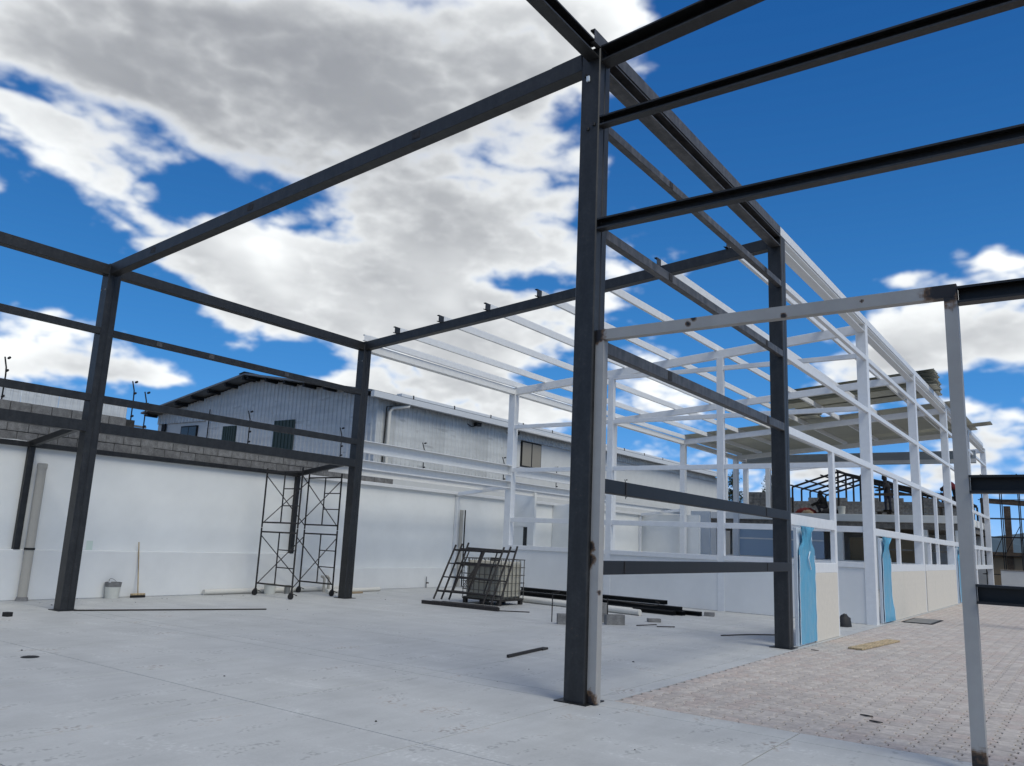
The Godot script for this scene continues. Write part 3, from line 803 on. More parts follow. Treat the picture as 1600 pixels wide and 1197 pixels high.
func plastic(label: String, z0: float, z1: float, h: float, k: int) -> void:
	var t := thing("plastic_sheet", label, "plastic sheet", Vector3(0, 0, 0), "blue plastic on the yard side")
	var nz := FastNoiseLite.new()
	nz.seed = 40 + k; nz.frequency = 1.3; nz.fractal_octaves = 4
	part(t, "backing_board", MB.new().box(Vector3(-0.06, 0.004, z1), Vector3(0.0, h - 0.03, z0), 0.004).mesh(), M.film)
	var b := MB.new()
	var nu := 26; var nv := 60
	var pt := func(i: int, j: int) -> Vector3:
		var u := float(i) / nu; var v := float(j) / nv
		var top := smoothstep(0.72, 1.0, v)
		var pinch := 1.0 - 0.42 * smoothstep(0.78, 0.9, v) * (1.0 - smoothstep(0.93, 1.0, v) * 0.9)
		var zc := 0.5 - (0.12 * top)
		var uu := zc + (u - 0.5) * pinch
		var edge := nz.get_noise_2d(v * 5.0, 7.0 + signf(u - 0.5) * 9.0) * 0.05 * absf(u - 0.5) * 2.0
		var x := 0.026 + 0.05 * top * (0.5 + nz.get_noise_2d(u * 9.0, v * 5.0)) + 0.016 * nz.get_noise_2d(u * 1.2, v * 2.2) + 0.005 * nz.get_noise_2d(u * 5.0 + 9.0, v * 2.0)
		x += 0.035 * top * absf(sin(u * 19.0 + v * 4.0))
		if k == 1: x += 0.05 * (1.0 - smoothstep(0.0, 0.35, v)) * u
		return Vector3(maxf(x, 0.008), 0.03 + v * (h - 0.03), lerpf(z0 - 0.02, z1 - 0.05, clampf(uu + edge, 0.0, 1.0)))
	var nrm := func(i: int, j: int) -> Vector3:
		var du: Vector3 = pt.call(mini(i + 1, nu), j) - pt.call(maxi(i - 1, 0), j)
		var dv: Vector3 = pt.call(i, mini(j + 1, nv)) - pt.call(i, maxi(j - 1, 0))
		var n := du.cross(dv).normalized()
		return n if n.x > 0 else -n
	for i in nu:
		for j in nv:
			var a: Vector3 = pt.call(i, j); var c: Vector3 = pt.call(i + 1, j); var d: Vector3 = pt.call(i + 1, j + 1); var e: Vector3 = pt.call(i, j + 1)
			b.tri(a, c, d, nrm.call(i, j), nrm.call(i + 1, j), nrm.call(i + 1, j + 1))
			b.tri(a, d, e, nrm.call(i, j), nrm.call(i + 1, j + 1), nrm.call(i, j + 1))
	part(t, "sheet", b.mesh(), M.blue)
	for side in [0, nu]:
		var line := []
		for j in range(0, 48, 3):
			line.append((pt.call(side, j) as Vector3) + Vector3(0.006, 0, 0))
		part(t, "taped_edge", MB.new().pipe(line, 0.007, 5).mesh(), M.film)
	if k == 0:
		var tear := MB.new()
		tear.pipe([Vector3(0.05, 1.62, z0 - 0.62), Vector3(0.055, 1.5, z0 - 0.5), Vector3(0.05, 1.42, z0 - 0.58), Vector3(0.05, 1.3, z0 - 0.66)], 0.012, 5)
		part(t, "torn_film", tear.mesh(), M.film)

# ------------------------------------------------------------------ boundary wall and what stands behind it
func build_boundary() -> void:
	var t := thing("boundary_wall", "long white plastered wall with a raised plinth along the left side", "wall")
	part(t, "plaster", MB.new().box(Vector3(WALL_X - 0.2, 0, -34), Vector3(WALL_X, 3.08, 11)).mesh(), M.wall)
	part(t, "plinth", MB.new().box(Vector3(WALL_X + 0.002, 0, -7.2), Vector3(WALL_X + 0.10, 0.985, 11), 0.014).mesh(), M.plinth)
	part(t, "plinth", MB.new().box(Vector3(WALL_X + 0.002, 0, -13.35), Vector3(WALL_X + 0.13, 0.605, -7.201), 0.006).mesh(), M.plinth)
	var nz := FastNoiseLite.new()
	nz.seed = 3; nz.frequency = 2.5
	var b := MB.new()
	for i in 110:
		var za := 11.0 - i * 0.1
		var ha := 3.12 + 0.03 * nz.get_noise_1d(za); var hb := 3.12 + 0.03 * nz.get_noise_1d(za - 0.1)
		b.quad(Vector3(WALL_X + 0.004, 3.0, za), Vector3(WALL_X + 0.004, 3.0, za - 0.1), Vector3(WALL_X + 0.004, hb, za - 0.1), Vector3(WALL_X + 0.004, ha, za), Vector3.RIGHT)
		b.quad(Vector3(WALL_X + 0.004, ha, za), Vector3(WALL_X + 0.004, hb, za - 0.1), Vector3(WALL_X - 0.01, hb, za - 0.1), Vector3(WALL_X - 0.01, ha, za), Vector3.UP)
	part(t, "plaster_edge", b.mesh(), M.wall)
	part(t, "stain", MB.new().box(Vector3(WALL_X + 0.001, 0.99, -1.62), Vector3(WALL_X + 0.002, 1.18, -1.48)).mesh(), M.green_stain)
	# grey concrete blocks above the plaster
	var u := thing("block_wall", "rough grey concrete blocks laid above the white boundary wall", "block wall")
	var r := RandomNumberGenerator.new(); r.seed = 12
	var ch := 0.2
	var variants := []
	for k in 3:
		variants.append(MB.new().box(Vector3(-0.075, 0.005, -0.194), Vector3(0.075 - k * 0.004, ch - 0.007, 0.194), 0.006).mesh())
	part(u, "mortar", MB.new().box(Vector3(WALL_X - 0.17, 3.085, -10.6), Vector3(WALL_X - 0.045, 3.085 + ch * 3 - 0.02, 6.9)).mesh(), M.mortar)
	part(u, "mortar", MB.new().box(Vector3(WALL_X - 0.17, 3.085 + ch * 3, -2.2), Vector3(WALL_X - 0.045, 3.085 + ch * 4 - 0.03, 6.9)).mesh(), M.mortar)
	for row in 4:
		for i in 44:
			var z := 6.8 - i * 0.4 - (0.2 if row % 2 else 0.0)
			if row == 3 and z < -2.1: continue
			if z < -10.4: continue
			part(u, "block", variants[r.randi() % 3], M.block[r.randi() % 4], "", Transform3D(Basis(Vector3.UP, r.randf_range(-0.008, 0.008)), Vector3(WALL_X - 0.095 + r.randf_range(-0.006, 0.006), 3.085 + row * ch, z)))
	# the concrete stiffener between the blocks
	part(u, "concrete_pier", MB.new().box(Vector3(WALL_X - 0.18, 3.087, -2.72), Vector3(WALL_X - 0.005, 3.66, -2.42), 0.01).mesh(), M.block[2])
	# fence energiser posts
	var spots := [0.55, -2.13, -2.45, -5.28, -8.43, -12.0, -16.4, -20.0, -26.0]
	var words := ["at the far left over the grey blocks", "the taller of two behind the left dark column", "the shorter of two behind the left dark column", "in front of the green warehouse shutter", "just left of the second dark column", "in front of the warehouse downpipe wall", "left of the warehouse window", "right of the warehouse window", "beyond the white partition"]
	for i in spots.size():
		var e := thing("electric_fence_post", "thin bent electric fence post with insulators, " + words[i], "fence post", Vector3(WALL_X - 0.1, 3.65 if spots[i] < -2.2 else 3.84, spots[i]), "electric fence posts on the wall")
		var hh := 0.95
		part(e, "rod", MB.new().pipe([Vector3(0, 0, 0), Vector3(0, hh * 0.55, 0), Vector3(0.02, hh * 0.72, 0.02), Vector3(-0.04, hh * 0.95, 0.05)], 0.016, 6).mesh(), M.rubber)
		for k in 4:
			part(e, "insulator", MB.new().pipe([Vector3(0.0, 0.1 + k * 0.26, 0.0), Vector3(0.07, 0.11 + k * 0.26, 0.0)], 0.025, 6).mesh(), M.rubber)
	# corrugated sheet fence further back
	var f := thing("sheet_fence", "weathered white corrugated sheet fence rising behind the grey blocks", "fence")
	for i in 12:
		var z1 := 6.0 - i * 0.82
		if z1 - 0.82 < -3.7: break
		corrugated(f, "sheet", Vector3(-15.0, 0, z1), Vector3(0, 0, -1), 0.815, 1.0, func(_u): return 4.42 + 0.01 * (i % 3), Vector3.RIGHT, M.fence_sheet, 0.16, 0.02)
	part(f, "rail", bar_z(-15.09, -15.04, 3.95, 4.0, 6.0, -3.6), M.galv)

# one corrugated sheet: from p along dir, from y0 up to top(u), ribs upright
func corrugated(parent: Node3D, called: String, p: Vector3, dir: Vector3, length: float, y0: float, top: Callable, nrm: Vector3, m: Material, pitch := 0.25, depth := 0.035) -> void:
	var b := MB.new()
	var ribs := int(round(length / pitch))
	var pw := length / ribs
	var prof := []
	for i in ribs:
		for q in [[0.0, 0.0], [0.55, 0.0], [0.66, 1.0], [0.88, 1.0]]:
			prof.append(Vector2((i + q[0]) * pw, q[1] * depth))
	prof.append(Vector2(length, 0.0))
	for i in prof.size() - 1:
		var a: Vector2 = prof[i]; var c: Vector2 = prof[i + 1]
		var pa := p + dir * a.x + nrm * a.y; var pc := p + dir * c.x + nrm * c.y
		var e := pc - pa
		var nn := e.cross(Vector3.UP).normalized()
		if nn.dot(nrm) < 0.0: nn = -nn
		b.quad(Vector3(pa.x, y0, pa.z), Vector3(pc.x, y0, pc.z), Vector3(pc.x, top.call(c.x), pc.z), Vector3(pa.x, top.call(a.x), pa.z), nn)
	part(parent, called, b.mesh(), m)

func build_warehouse() -> void:
	var t := thing("warehouse", "grey corrugated metal warehouse with a low gable behind the boundary wall", "building")
	var x0 := -33.4; var x1 := -18.0; var zg := -14.6
	var xm := (x0 + x1) * 0.5
	part(t, "wall", MB.new().box(Vector3(x0, 0, -52), Vector3(x1 - 0.06, 6.72, zg - 0.06)).mesh(), M.plaster_far)
	var g := MB.new()
	g.ext(PackedVector2Array([Vector2(x0 + 0.02, 6.7), Vector2(x1 - 0.08, 6.7), Vector2(x1 - 0.08, 6.85), Vector2(xm, 8.12), Vector2(x0 + 0.02, 6.85)]), Vector3(0, 0, zg - 0.3), Vector3(0, 0, zg - 0.07))
	part(t, "gable", g.mesh(), M.plaster_far)
	var gtop := func(x: float) -> float:
		return 6.92 + 1.26 * (1.0 - absf(x - xm) / (x1 - xm))
	var n := 15
	var step := (x1 - x0) / n
	for i in n:
		var xa := x0 + i * step
		var y0 := 4.0
		if xa < -29.4: y0 = 6.45
		corrugated(t, "cladding_sheet", Vector3(xa, 0, zg), Vector3.RIGHT, step - 0.004, y0, func(u): return gtop.call(xa + u) - 0.03, Vector3(0, 0, 1), M.sheet, 0.256, 0.035)
	# long side
	for i in 34:
		var za := zg - i * 1.02
		var y0 := 4.0 if za > -23.0 else 6.36
		corrugated(t, "cladding_sheet", Vector3(x1, 0, za), Vector3(0, 0, -1), 1.016, y0, func(_u): return 6.78, Vector3.RIGHT, M.sheet_shade[i % 3], 0.254, 0.03)
	# roof with an overhang at the gable
	var zr := zg + 0.75
	for s in [-1.0, 1.0]:
		var e := Vector3(xm + s * (x1 - xm + 0.35), 6.98 - 0.05, 0)
		var top := Vector3(xm, 8.30, 0)
		var sec := PackedVector2Array([Vector2(xm, 8.22), Vector2(e.x, e.y - 0.03), Vector2(e.x, e.y + 0.05), Vector2(xm, 8.30)])
		if s < 0: sec.reverse()
		part(t, "roof", MB.new().ext(sec, Vector3(0, 0, zr), Vector3(0, 0, -52)).mesh(), M.roofing)
		for k in range(0, 7):
			var u := 0.02 + k * 0.157
			var cx := lerpf(xm, e.x, u)
			var cy := lerpf(8.18, e.y - 0.07, u)
			part(t, "outrigger", MB.new().box(Vector3(cx - 0.06, cy - 0.13, zg + 0.04), Vector3(cx + 0.06, cy + 0.01, zr - 0.06)).mesh(), M.rubber)
	part(t, "ridge_cap", MB.new().ext(PackedVector2Array([Vector2(xm - 0.35, 8.25), Vector2(xm, 8.312), Vector2(xm + 0.35, 8.25), Vector2(xm + 0.35, 8.29), Vector2(xm, 8.36), Vector2(xm - 0.35, 8.29)]), Vector3(0, 0, zr + 0.03), Vector3(0, 0, -52)).mesh(), M.rubber)
	# gutter, fascia and downpipe on the long side
	part(t, "gutter", bar_z(x1 + 0.30, x1 + 0.48, 6.70, 6.93, zr, -50.0), M.gutter)
	part(t, "roof_edge", bar_z(x1 + 0.05, x1 + 0.34, 6.985, 7.10, zg - 0.9, -50.0), M.gutter)
	for k in 10:
		part(t, "gutter_strap", MB.new().box(Vector3(x1 + 0.31, 6.94, zg - 1.6 - k * 2.6), Vector3(x1 + 0.36, 7.12, zg - 1.55 - k * 2.6)).mesh(), M.rubber)
	var d := part(t, "downpipe", MB.new().pipe([Vector3(x1 + 0.38, 6.72, -15.9), Vector3(x1 + 0.38, 6.62, -15.9), Vector3(x1 + 0.14, 6.48, -15.25), Vector3(x1 + 0.12, 6.3, -15.1), Vector3(x1 + 0.12, 2.0, -15.1)], 0.075, 10).mesh(), M.pvc)
	part(d, "bracket", MB.new().pipe([Vector3(x1 + 0.3, 6.66, -15.75), Vector3(x1 + 0.1, 6.5, -14.95), Vector3(x1 + 0.06, 4.2, -14.95)], 0.028, 6).mesh(), M.rubber)
	for z in [-20.6, -23.6]:
		var lamp := part(t, "floodlight", MB.new().box(Vector3(x1 + 0.1, 6.5, z - 0.16), Vector3(x1 + 0.32, 6.66, z + 0.16), 0.02).mesh(), M.rubber)
		part(lamp, "arm", MB.new().pipe([Vector3(x1 + 0.02, 6.55, z + 0.5), Vector3(x1 + 0.1, 6.45, z + 0.3), Vector3(x1 + 0.2, 6.52, z)], 0.02, 6).mesh(), M.rubber)
	# windows
	var w := part(t, "window", MB.new().box(Vector3(x1 - 0.055, 5.10, -26.1), Vector3(x1 + 0.03, 6.33, -24.4)).mesh(), M.rubber)
	for k in 2:
		part(w, "pane", MB.new().box(Vector3(x1 + 0.031, 5.14, -25.21 - 0.85 * k + 0.0), Vector3(x1 + 0.036, 6.27, -24.45 - 0.85 * k)).mesh(), M.curtain)
	for q in [[-24.2, -22.85, 4.6, 6.18], [-27.85, -26.85, 4.8, 6.1]]:
		var sh := part(t, "shutter", MB.new().box(Vector3(q[0], q[2], zg + 0.03), Vector3(q[1], q[3], zg + 0.055)).mesh(), M.green)
		for i in 6:
			var xs := lerpf(q[0], q[1], (i + 0.3) / 6.0)
			part(sh, "rib", MB.new().box(Vector3(xs, q[2], zg + 0.056), Vector3(xs + 0.05, q[3], zg + 0.075)).mesh(), M.green)
	var w2 := part(t, "window", MB.new().box(Vector3(-31.25, 5.5, zg - 0.055), Vector3(-29.95, 6.26, zg + 0.03)).mesh(), M.rubber)
	for k in 2:
		part(w2, "pane", MB.new().box(Vector3(-31.2 + 0.63 * k, 5.54, zg + 0.031), Vector3(-30.62 + 0.63 * k, 6.2, zg + 0.036)).mesh(), M.window_dark)
	part(t, "corner_post", MB.new().box(Vector3(-32.9, 4.5, zg + 0.0), Vector3(-32.6, 6.44, zg + 0.06)).mesh(), M.rubber)
	part(t, "conduit", MB.new().pipe([Vector3(-28.95, 6.95, zg + 0.09), Vector3(-28.95, 4.0, zg + 0.09)], 0.025, 6).mesh(), M.rubber)

# ------------------------------------------------------------------ rooms and buildings beyond
func build_rooms() -> void:
	var t := thing("white_inner_walls", "plain white inner walls of small rooms beyond the white partition", "walls")
	part(t, "cross_wall", MB.new().box(Vector3(-12.99, 0, -16.72), Vector3(-11.86, 3.28, -16.6), 0.004).mesh(), M.wall)
	part(t, "cross_wall", MB.new().box(Vector3(-13.04, 0, -19.8), Vector3(-10.9, 3.0, -19.65), 0.004).mesh(), M.wall)
	part(t, "cross_wall", MB.new().box(Vector3(-13.04, 0, -27.65), Vector3(-10.2, 3.05, -27.5), 0.004).mesh(), M.wall)
	part(t, "end_wall", MB.new().box(Vector3(-12.1, 0, -31.15), Vector3(-11.1, 3.4, -31.0), 0.004).mesh(), M.wall)
	part(t, "slot_window", MB.new().box(Vector3(-12.30, 1.30, -16.598), Vector3(-12.14, 2.06, -16.59)).mesh(), M.window_dark)
	part(t, "slot_window", MB.new().box(Vector3(-11.96, 1.25, -30.998), Vector3(-11.64, 1.99, -30.99)).mesh(), M.window_dark)
	part(t, "ledge", MB.new().box(Vector3(-12.99, 2.08, -16.598), Vector3(-12.3, 2.10, -16.57)).mesh(), M.white)

func build_roofing() -> void:
	var t := thing("roof_sheeting", "beige corrugated roof sheets laid on the far bays of the white frame", "roof sheets")
	for i in 8:
		var z := -27.0 - i * 1.03
		rib_sheet(t, "sheet", z, 1.02, -10.95, 0.25 if i != 6 else 0.95, 0.185, M.beige_sheet)
	part(t, "end_fascia", MB.new().box(Vector3(-11.0, 6.02, -35.42), Vector3(0.1, 6.62, -35.34), 0.01).mesh(), M.sheet_dark)
	for y in [[6.05, 6.22]]:
		part(t, "fascia_rail", bar_x(-35.33, -35.25, y[0], y[1], -11.0, 0.1), M.gutter)
	var words := ["near long stack of beige roof sheets lying across the white purlins", "far long stack of beige roof sheets lying across the white purlins", "short bundle of beige roof sheets at the left end of the long stacks"]
	for k in 3:
		var s := thing("sheet_stack", words[k], "sheet stack", Vector3.ZERO, "stacked roof sheets")
		for j in [12, 10, 8][k]:
			var zz: float = [-23.3, -24.6, -26.2][k] + (j % 3) * 0.04
			rib_sheet(s, "sheet", zz, 1.06, [-5.3, -5.1, -6.2][k] + 0.05 * ((j * 7) % 5), [0.22, 0.1, -4.6][k] - 0.05 * ((j * 3) % 4), 0.20 + j * 0.047, M.beige_sheet)

# a sheet whose ribs run down the roof slope, from z (near edge) over width w
func rib_sheet(parent: Node3D, called: String, z: float, w: float, xa: float, xb: float, lift: float, m: Material) -> void:
	var b := MB.new()
	var prof := []
	var ribs := 4
	for i in ribs:
		for q in [[0.0, 0.0], [0.6, 0.0], [0.7, 1.0], [0.9, 1.0]]:
			prof.append(Vector2((i + q[0]) * w / ribs, q[1] * 0.05))
	prof.append(Vector2(w, 0.0))
	var ya: float = 6.475 + (xa - XL) * 0.0811 + lift; var yb: float = 6.475 + (xb - XL) * 0.0811 + lift
	for i in prof.size() - 1:
		var a: Vector2 = prof[i]; var c: Vector2 = prof[i + 1]
		var nn := Vector3(-0.08, (c.x - a.x), (c.y - a.y)).normalized()
		b.quad(Vector3(xa, ya + a.y, z - a.x), Vector3(xb, yb + a.y, z - a.x), Vector3(xb, yb + c.y, z - c.x), Vector3(xa, ya + c.y, z - c.x), nn)
	part(parent, called, b.mesh(), m)

func build_back_building() -> void:
	var t := thing("back_building", "white two storey shell with a concrete slab at the end of the site", "building")
	var z := -36.0
	part(t, "slab", MB.new().box(Vector3(-13.5, 3.26, -46), Vector3(-0.6, 3.62, z), 0.01).mesh(), M.wall)
	part(t, "beam", MB.new().box(Vector3(-13.4, 2.95, -45.9), Vector3(-0.7, 3.255, z - 0.25), 0.01).mesh(), M.concrete)
	part(t, "rear_wall", MB.new().box(Vector3(-13.4, 0, -45.9), Vector3(-0.7, 2.94, -45.6)).mesh(), M.wall)
	part(t, "side_wall", MB.new().box(Vector3(-13.4, 0, -45.5), Vector3(-13.2, 2.94, z - 0.3)).mesh(), M.wall)
	for x in [-13.0, -11.75, -9.2, -6.3, -4.6, -2.4, -0.9]:
		part(t, "pier", MB.new().box(Vector3(x - 0.16, 0, z - 0.55), Vector3(x + 0.16, 2.94, z - 0.25), 0.01).mesh(), M.wall)
	part(t, "low_wall", MB.new().box(Vector3(-13.4, 0, z - 0.5), Vector3(-0.7, 1.32, z - 0.32), 0.006).mesh(), M.plinth)
	for q in [[-11.55, -9.4], [-9.0, -7.1]]:
		part(t, "glazed_panel", MB.new().box(Vector3(q[0], 1.33, z - 0.45), Vector3(q[1], 2.9, z - 0.4)).mesh(), M.bluish)
		part(t, "transom", MB.new().box(Vector3(q[0], 2.2, z - 0.395), Vector3(q[1], 2.28, z - 0.37)).mesh(), M.white)
	part(t, "door_leaf", MB.new().box(Vector3(-12.75, 0.2, z - 0.46), Vector3(-12.1, 2.6, z - 0.4)).mesh(), M.beige)
	part(t, "curtain_wall", MB.new().box(Vector3(-6.1, 1.33, z - 1.6), Vector3(-2.6, 2.5, z - 1.55)).mesh(), M.sack)
	part(t, "shelf", MB.new().box(Vector3(-4.4, 1.9, z - 1.0), Vector3(-1.1, 1.98, z - 0.7)).mesh(), M.concrete)
	# upstairs posts
	for q in [[-11.2, 7.1], [-9.95, 7.1], [-9.6, 7.1], [-6.6, 6.5], [-12.4, 7.0]]:
		part(t, "upper_post", post(q[0] - 0.12, q[0] + 0.12, z - 0.6, z - 0.36, 3.625, q[1]), M.concrete if q[0] > -8 else M.white)
	# block parapet at the back of the slab
	var r := RandomNumberGenerator.new(); r.seed = 31
	var u := thing("block_parapet", "dark unplastered block parapet on the far slab", "block wall")
	var bm := MB.new().box(Vector3(-0.195, 0.004, -0.075), Vector3(0.195, 0.19, 0.075), 0.006).mesh()
	for row in 5:
		for i in 24:
			var x := -9.4 + i * 0.4 + (0.2 if row % 2 else 0.0)
			if row == 4 and (i % 7) in [1, 2, 5]: continue
			if x > -0.9: continue
			part(u, "block", bm, M.block[r.randi() % 3], "", Transform3D(Basis(Vector3.UP, r.randf_range(-0.01, 0.01)), Vector3(x, 3.625 + row * 0.194, -38.5)))
	var words := ["block stack on the far slab, just left of the second dark column", "block stack on the far slab, farther left near the conifer"]
	for k in 2:
		var st := thing("block_stack", words[k], "block stack", Vector3([-9.55, -10.75][k], 3.625, -37.0), "stacked blocks on the slab")
		for row in 6:
			for i in 3:
				part(st, "block", bm, M.block[r.randi() % 3], "", Transform3D(Basis(Vector3.UP, r.randf_range(-0.03, 0.03)), Vector3(-0.4 + i * 0.4, row * 0.192, 0)))
	# steel skeleton of a roof
	var f := thing("roof_skeleton", "low dark steel roof skeleton on top of the far slab", "steel frame")
	var roof_y := func(x: float) -> float:
		return 5.1 + (x + 9.0) * 0.333 if x < -6.6 else 5.9 - (x + 6.6) * 0.246
	for k in 5:
		var z0 := -37.6 - k * 1.7
		part(f, "rafter", MB.new().pipe([Vector3(-9.0, 5.1, z0), Vector3(-6.6, 5.9, z0)], 0.06, 5).mesh(), M.rubber)
		part(f, "rafter", MB.new().pipe([Vector3(-6.6, 5.9, z0), Vector3(-0.9, 4.5, z0)], 0.06, 5).mesh(), M.rubber)
		for x in [-9.0, -6.6, -4.9, -2.6, -0.9]:
			part(f, "post", MB.new().pipe([Vector3(x, 3.62, z0), Vector3(x, roof_y.call(x), z0)], 0.055, 5).mesh(), M.rubber)
	for x in [-9.0, -8.2, -7.4, -6.6, -5.4, -4.1, -2.8, -1.7, -0.95]:
		part(f, "purlin", MB.new().pipe([Vector3(x, roof_y.call(x) + 0.08, -37.3), Vector3(x, roof_y.call(x) + 0.08, -44.8)], 0.045, 4).mesh(), M.rubber)
	part(f, "roof_deck", MB.new().ext(PackedVector2Array([Vector2(-6.4, 5.62), Vector2(-2.7, 4.74), Vector2(-2.7, 4.80), Vector2(-6.4, 5.68)]), Vector3(0, 0, -42.6), Vector3(0, 0, -44.5)).mesh(), M.interior)
	part(f, "work_platform", MB.new().box(Vector3(-4.9, 4.62, -37.1), Vector3(-2.7, 4.70, -36.4)).mesh(), M.wood_dark)
	for x in [-4.8, -2.8]:
		for zz in [-37.05, -36.45]:
			part(f, "trestle_leg", MB.new().pipe([Vector3(x, 3.62, zz), Vector3(x, 4.63, zz)], 0.04, 5).mesh(), M.rubber)
	# things lying on the slab
	var sacks := [["red sack lying by the crouching worker on the far slab", Vector3(-8.05, 3.63, -36.6), M.red, 0.55], ["pale sack in front of the red one on the far slab", Vector3(-7.85, 3.63, -36.25), M.sack, 0.3], ["dark tarpaulin bundle right of the crouching worker", Vector3(-6.75, 3.63, -36.4), M.interior, 0.5]]
	for q in sacks:
		var m := MB.new()
		var nz := FastNoiseLite.new(); nz.seed = int(q[3] * 100); nz.frequency = 1.6
		lump(m, Vector3.ZERO, Vector3(q[3], q[3] * 0.55, q[3] * 0.6), nz, 12)
		var o := part(self, "sack", m.mesh(), q[2], "", Transform3D(Basis(), q[1]))
		tag(o, q[0], "sack", "bundles on the slab")
	var bk := thing("paint_bucket", "white paint bucket standing on the far slab by the steel post", "bucket", Vector3(-6.15, 3.62, -36.3))
	part(bk, "pail", MB.new().lathe([Vector2(0.0, 0.0), Vector2(0.16, 0.0), Vector2(0.19, 0.40), Vector2(0.175, 0.40), Vector2(0.15, 0.05), Vector2(0, 0.05)], Vector3.ZERO, 16).mesh(), M.plastic_white)
	part(bk, "rim", MB.new().lathe([Vector2(0.19, 0.33), Vector2(0.205, 0.33), Vector2(0.205, 0.37), Vector2(0.19, 0.37)], Vector3.ZERO, 16).mesh(), M.plastic_white)

# half an uneven lump resting at p
func lump(b: MB, p: Vector3, r: Vector3, nz: FastNoiseLite, seg: int) -> void:
	var pt := func(i: int, j: int) -> Vector3:
		var th := TAU * i / seg
		var ph := PI * 0.5 * j / (seg / 2)
		var d := Vector3(cos(th) * cos(ph), sin(ph), sin(th) * cos(ph))
		return p + d * r * (1.0 + 0.35 * nz.get_noise_3dv(d * 1.5))
	for i in seg:
		for j in seg / 2:
			var a: Vector3 = pt.call(i, j); var c: Vector3 = pt.call(i + 1, j); var d: Vector3 = pt.call(i + 1, j + 1); var e: Vector3 = pt.call(i, j + 1)
			var na: Vector3 = ((a - p) / (r * r)).normalized(); var nc: Vector3 = ((c - p) / (r * r)).normalized(); var nd: Vector3 = ((d - p) / (r * r)).normalized(); var ne: Vector3 = ((e - p) / (r * r)).normalized()
			b.tri(a, c, d, na, nc, nd)
			if j < seg / 2 - 1: b.tri(a, d, e, na, nd, ne)

# ------------------------------------------------------------------ far right
func build_far_right() -> void:
	var t := thing("unfinished_building", "unfinished concrete frame with brown columns at the far right", "building")
	var z := -50.0
	for q in [[-1.1, 5.2], [0.1, 4.9], [1.6, 4.7], [3.2, 4.7], [5.0, 4.7]]:
		part(t, "column", post(q[0] - 0.17, q[0] + 0.17, z - 0.35, z, -0.15, q[1]), M.brown)
	part(t, "beam", MB.new().ext(rect(z - 0.3, z - 0.02, 0, 0.3), Vector3(-1.3, 5.1, 0), Vector3(5.2, 4.6, 0)).mesh(), M.brown)
	part(t, "floor_slab", MB.new().box(Vector3(-1.6, 1.9, z - 8), Vector3(6, 2.15, z + 0.2)).mesh(), M.brown)
	part(t, "infill", MB.new().box(Vector3(-0.9, 0.0, z - 0.25), Vector3(1.4, 1.9, z - 0.1)).mesh(), M.sack)
	var s := thing("far_scaffold", "thin steel scaffolding in front of the unfinished building at the far right", "scaffold")
	for i in 5:
		for k in 2:
			part(s, "standard", MB.new().pipe([Vector3(-0.6 + i * 0.85, 0.0, -44.0 - k * 1.1), Vector3(-0.6 + i * 0.85, 6.3 - 0.3 * (i % 2), -44.0 - k * 1.1)], 0.028, 5).mesh(), M.interior)
	for y in [0.9, 1.9, 2.9, 3.9, 4.9, 5.8]:
		for k in 2:
			part(s, "ledger", MB.new().pipe([Vector3(-0.8, y, -44.05 - k * 1.0), Vector3(3.1, y, -44.05 - k * 1.0)], 0.022, 5).mesh(), M.interior)
	for i in 4:
		part(s, "brace", MB.new().pipe([Vector3(-0.6 + i * 0.85, 0.9 + i * 0.9, -43.97), Vector3(0.25 + i * 0.85, 2.9 + i * 0.6, -43.97)], 0.02, 5).mesh(), M.interior)
	var w := thing("low_site_wall", "low pale wall crossing the yard at the far right", "wall")
	part(w, "wall_body", MB.new().box(Vector3(0.3, 0, -41.2), Vector3(9, 1.15, -41), 0.01).mesh(), M.plaster_far)
	part(w, "coping", MB.new().box(Vector3(0.28, 1.151, -41.23), Vector3(9, 1.2, -40.97), 0.01).mesh(), M.concrete)
	var c := thing("concrete_pillar", "rough concrete pillar at the right edge of the picture", "pillar")
	part(c, "shaft", post(3.6, 3.9, -16.4, -16.1, 0, 3.1, 0.02), M.brown)
	part(c, "head", post(3.5, 4.0, -16.5, -16.0, 3.101, 3.4, 0.02), M.concrete)
	var h := setting("hills")
	var nz := FastNoiseLite.new(); nz.seed = 90; nz.frequency = 0.004; nz.fractal_octaves = 4
	var b := MB.new()
	for i in 90:
		var a0 := deg_to_rad(-95.0 + i * 1.5); var a1 := deg_to_rad(-95.0 + (i + 1) * 1.5)
		for k in 5:
			var r0 := 900.0 + k * 200.0; var r1 := r0 + 200.0
			var p := []
			for q in [[a0, r0], [a1, r0], [a1, r1], [a0, r1]]:
				var x: float = sin(q[0]) * q[1]; var zz: float = -cos(q[0]) * q[1]
				var rise: float = sin(PI * clampf((q[1] - 880.0) / 1040.0, 0.0, 1.0))
				p.append(Vector3(x, -3.0 + rise * (36.0 + 40.0 * nz.get_noise_2d(x, zz)), zz))
			var n: Vector3 = (p[1] - p[0]).cross(p[3] - p[0]).normalized()
			b.quad(p[0], p[1], p[2], p[3], n if n.y > 0 else -n)
	part(h, "ridge", b.mesh(), M.hill)

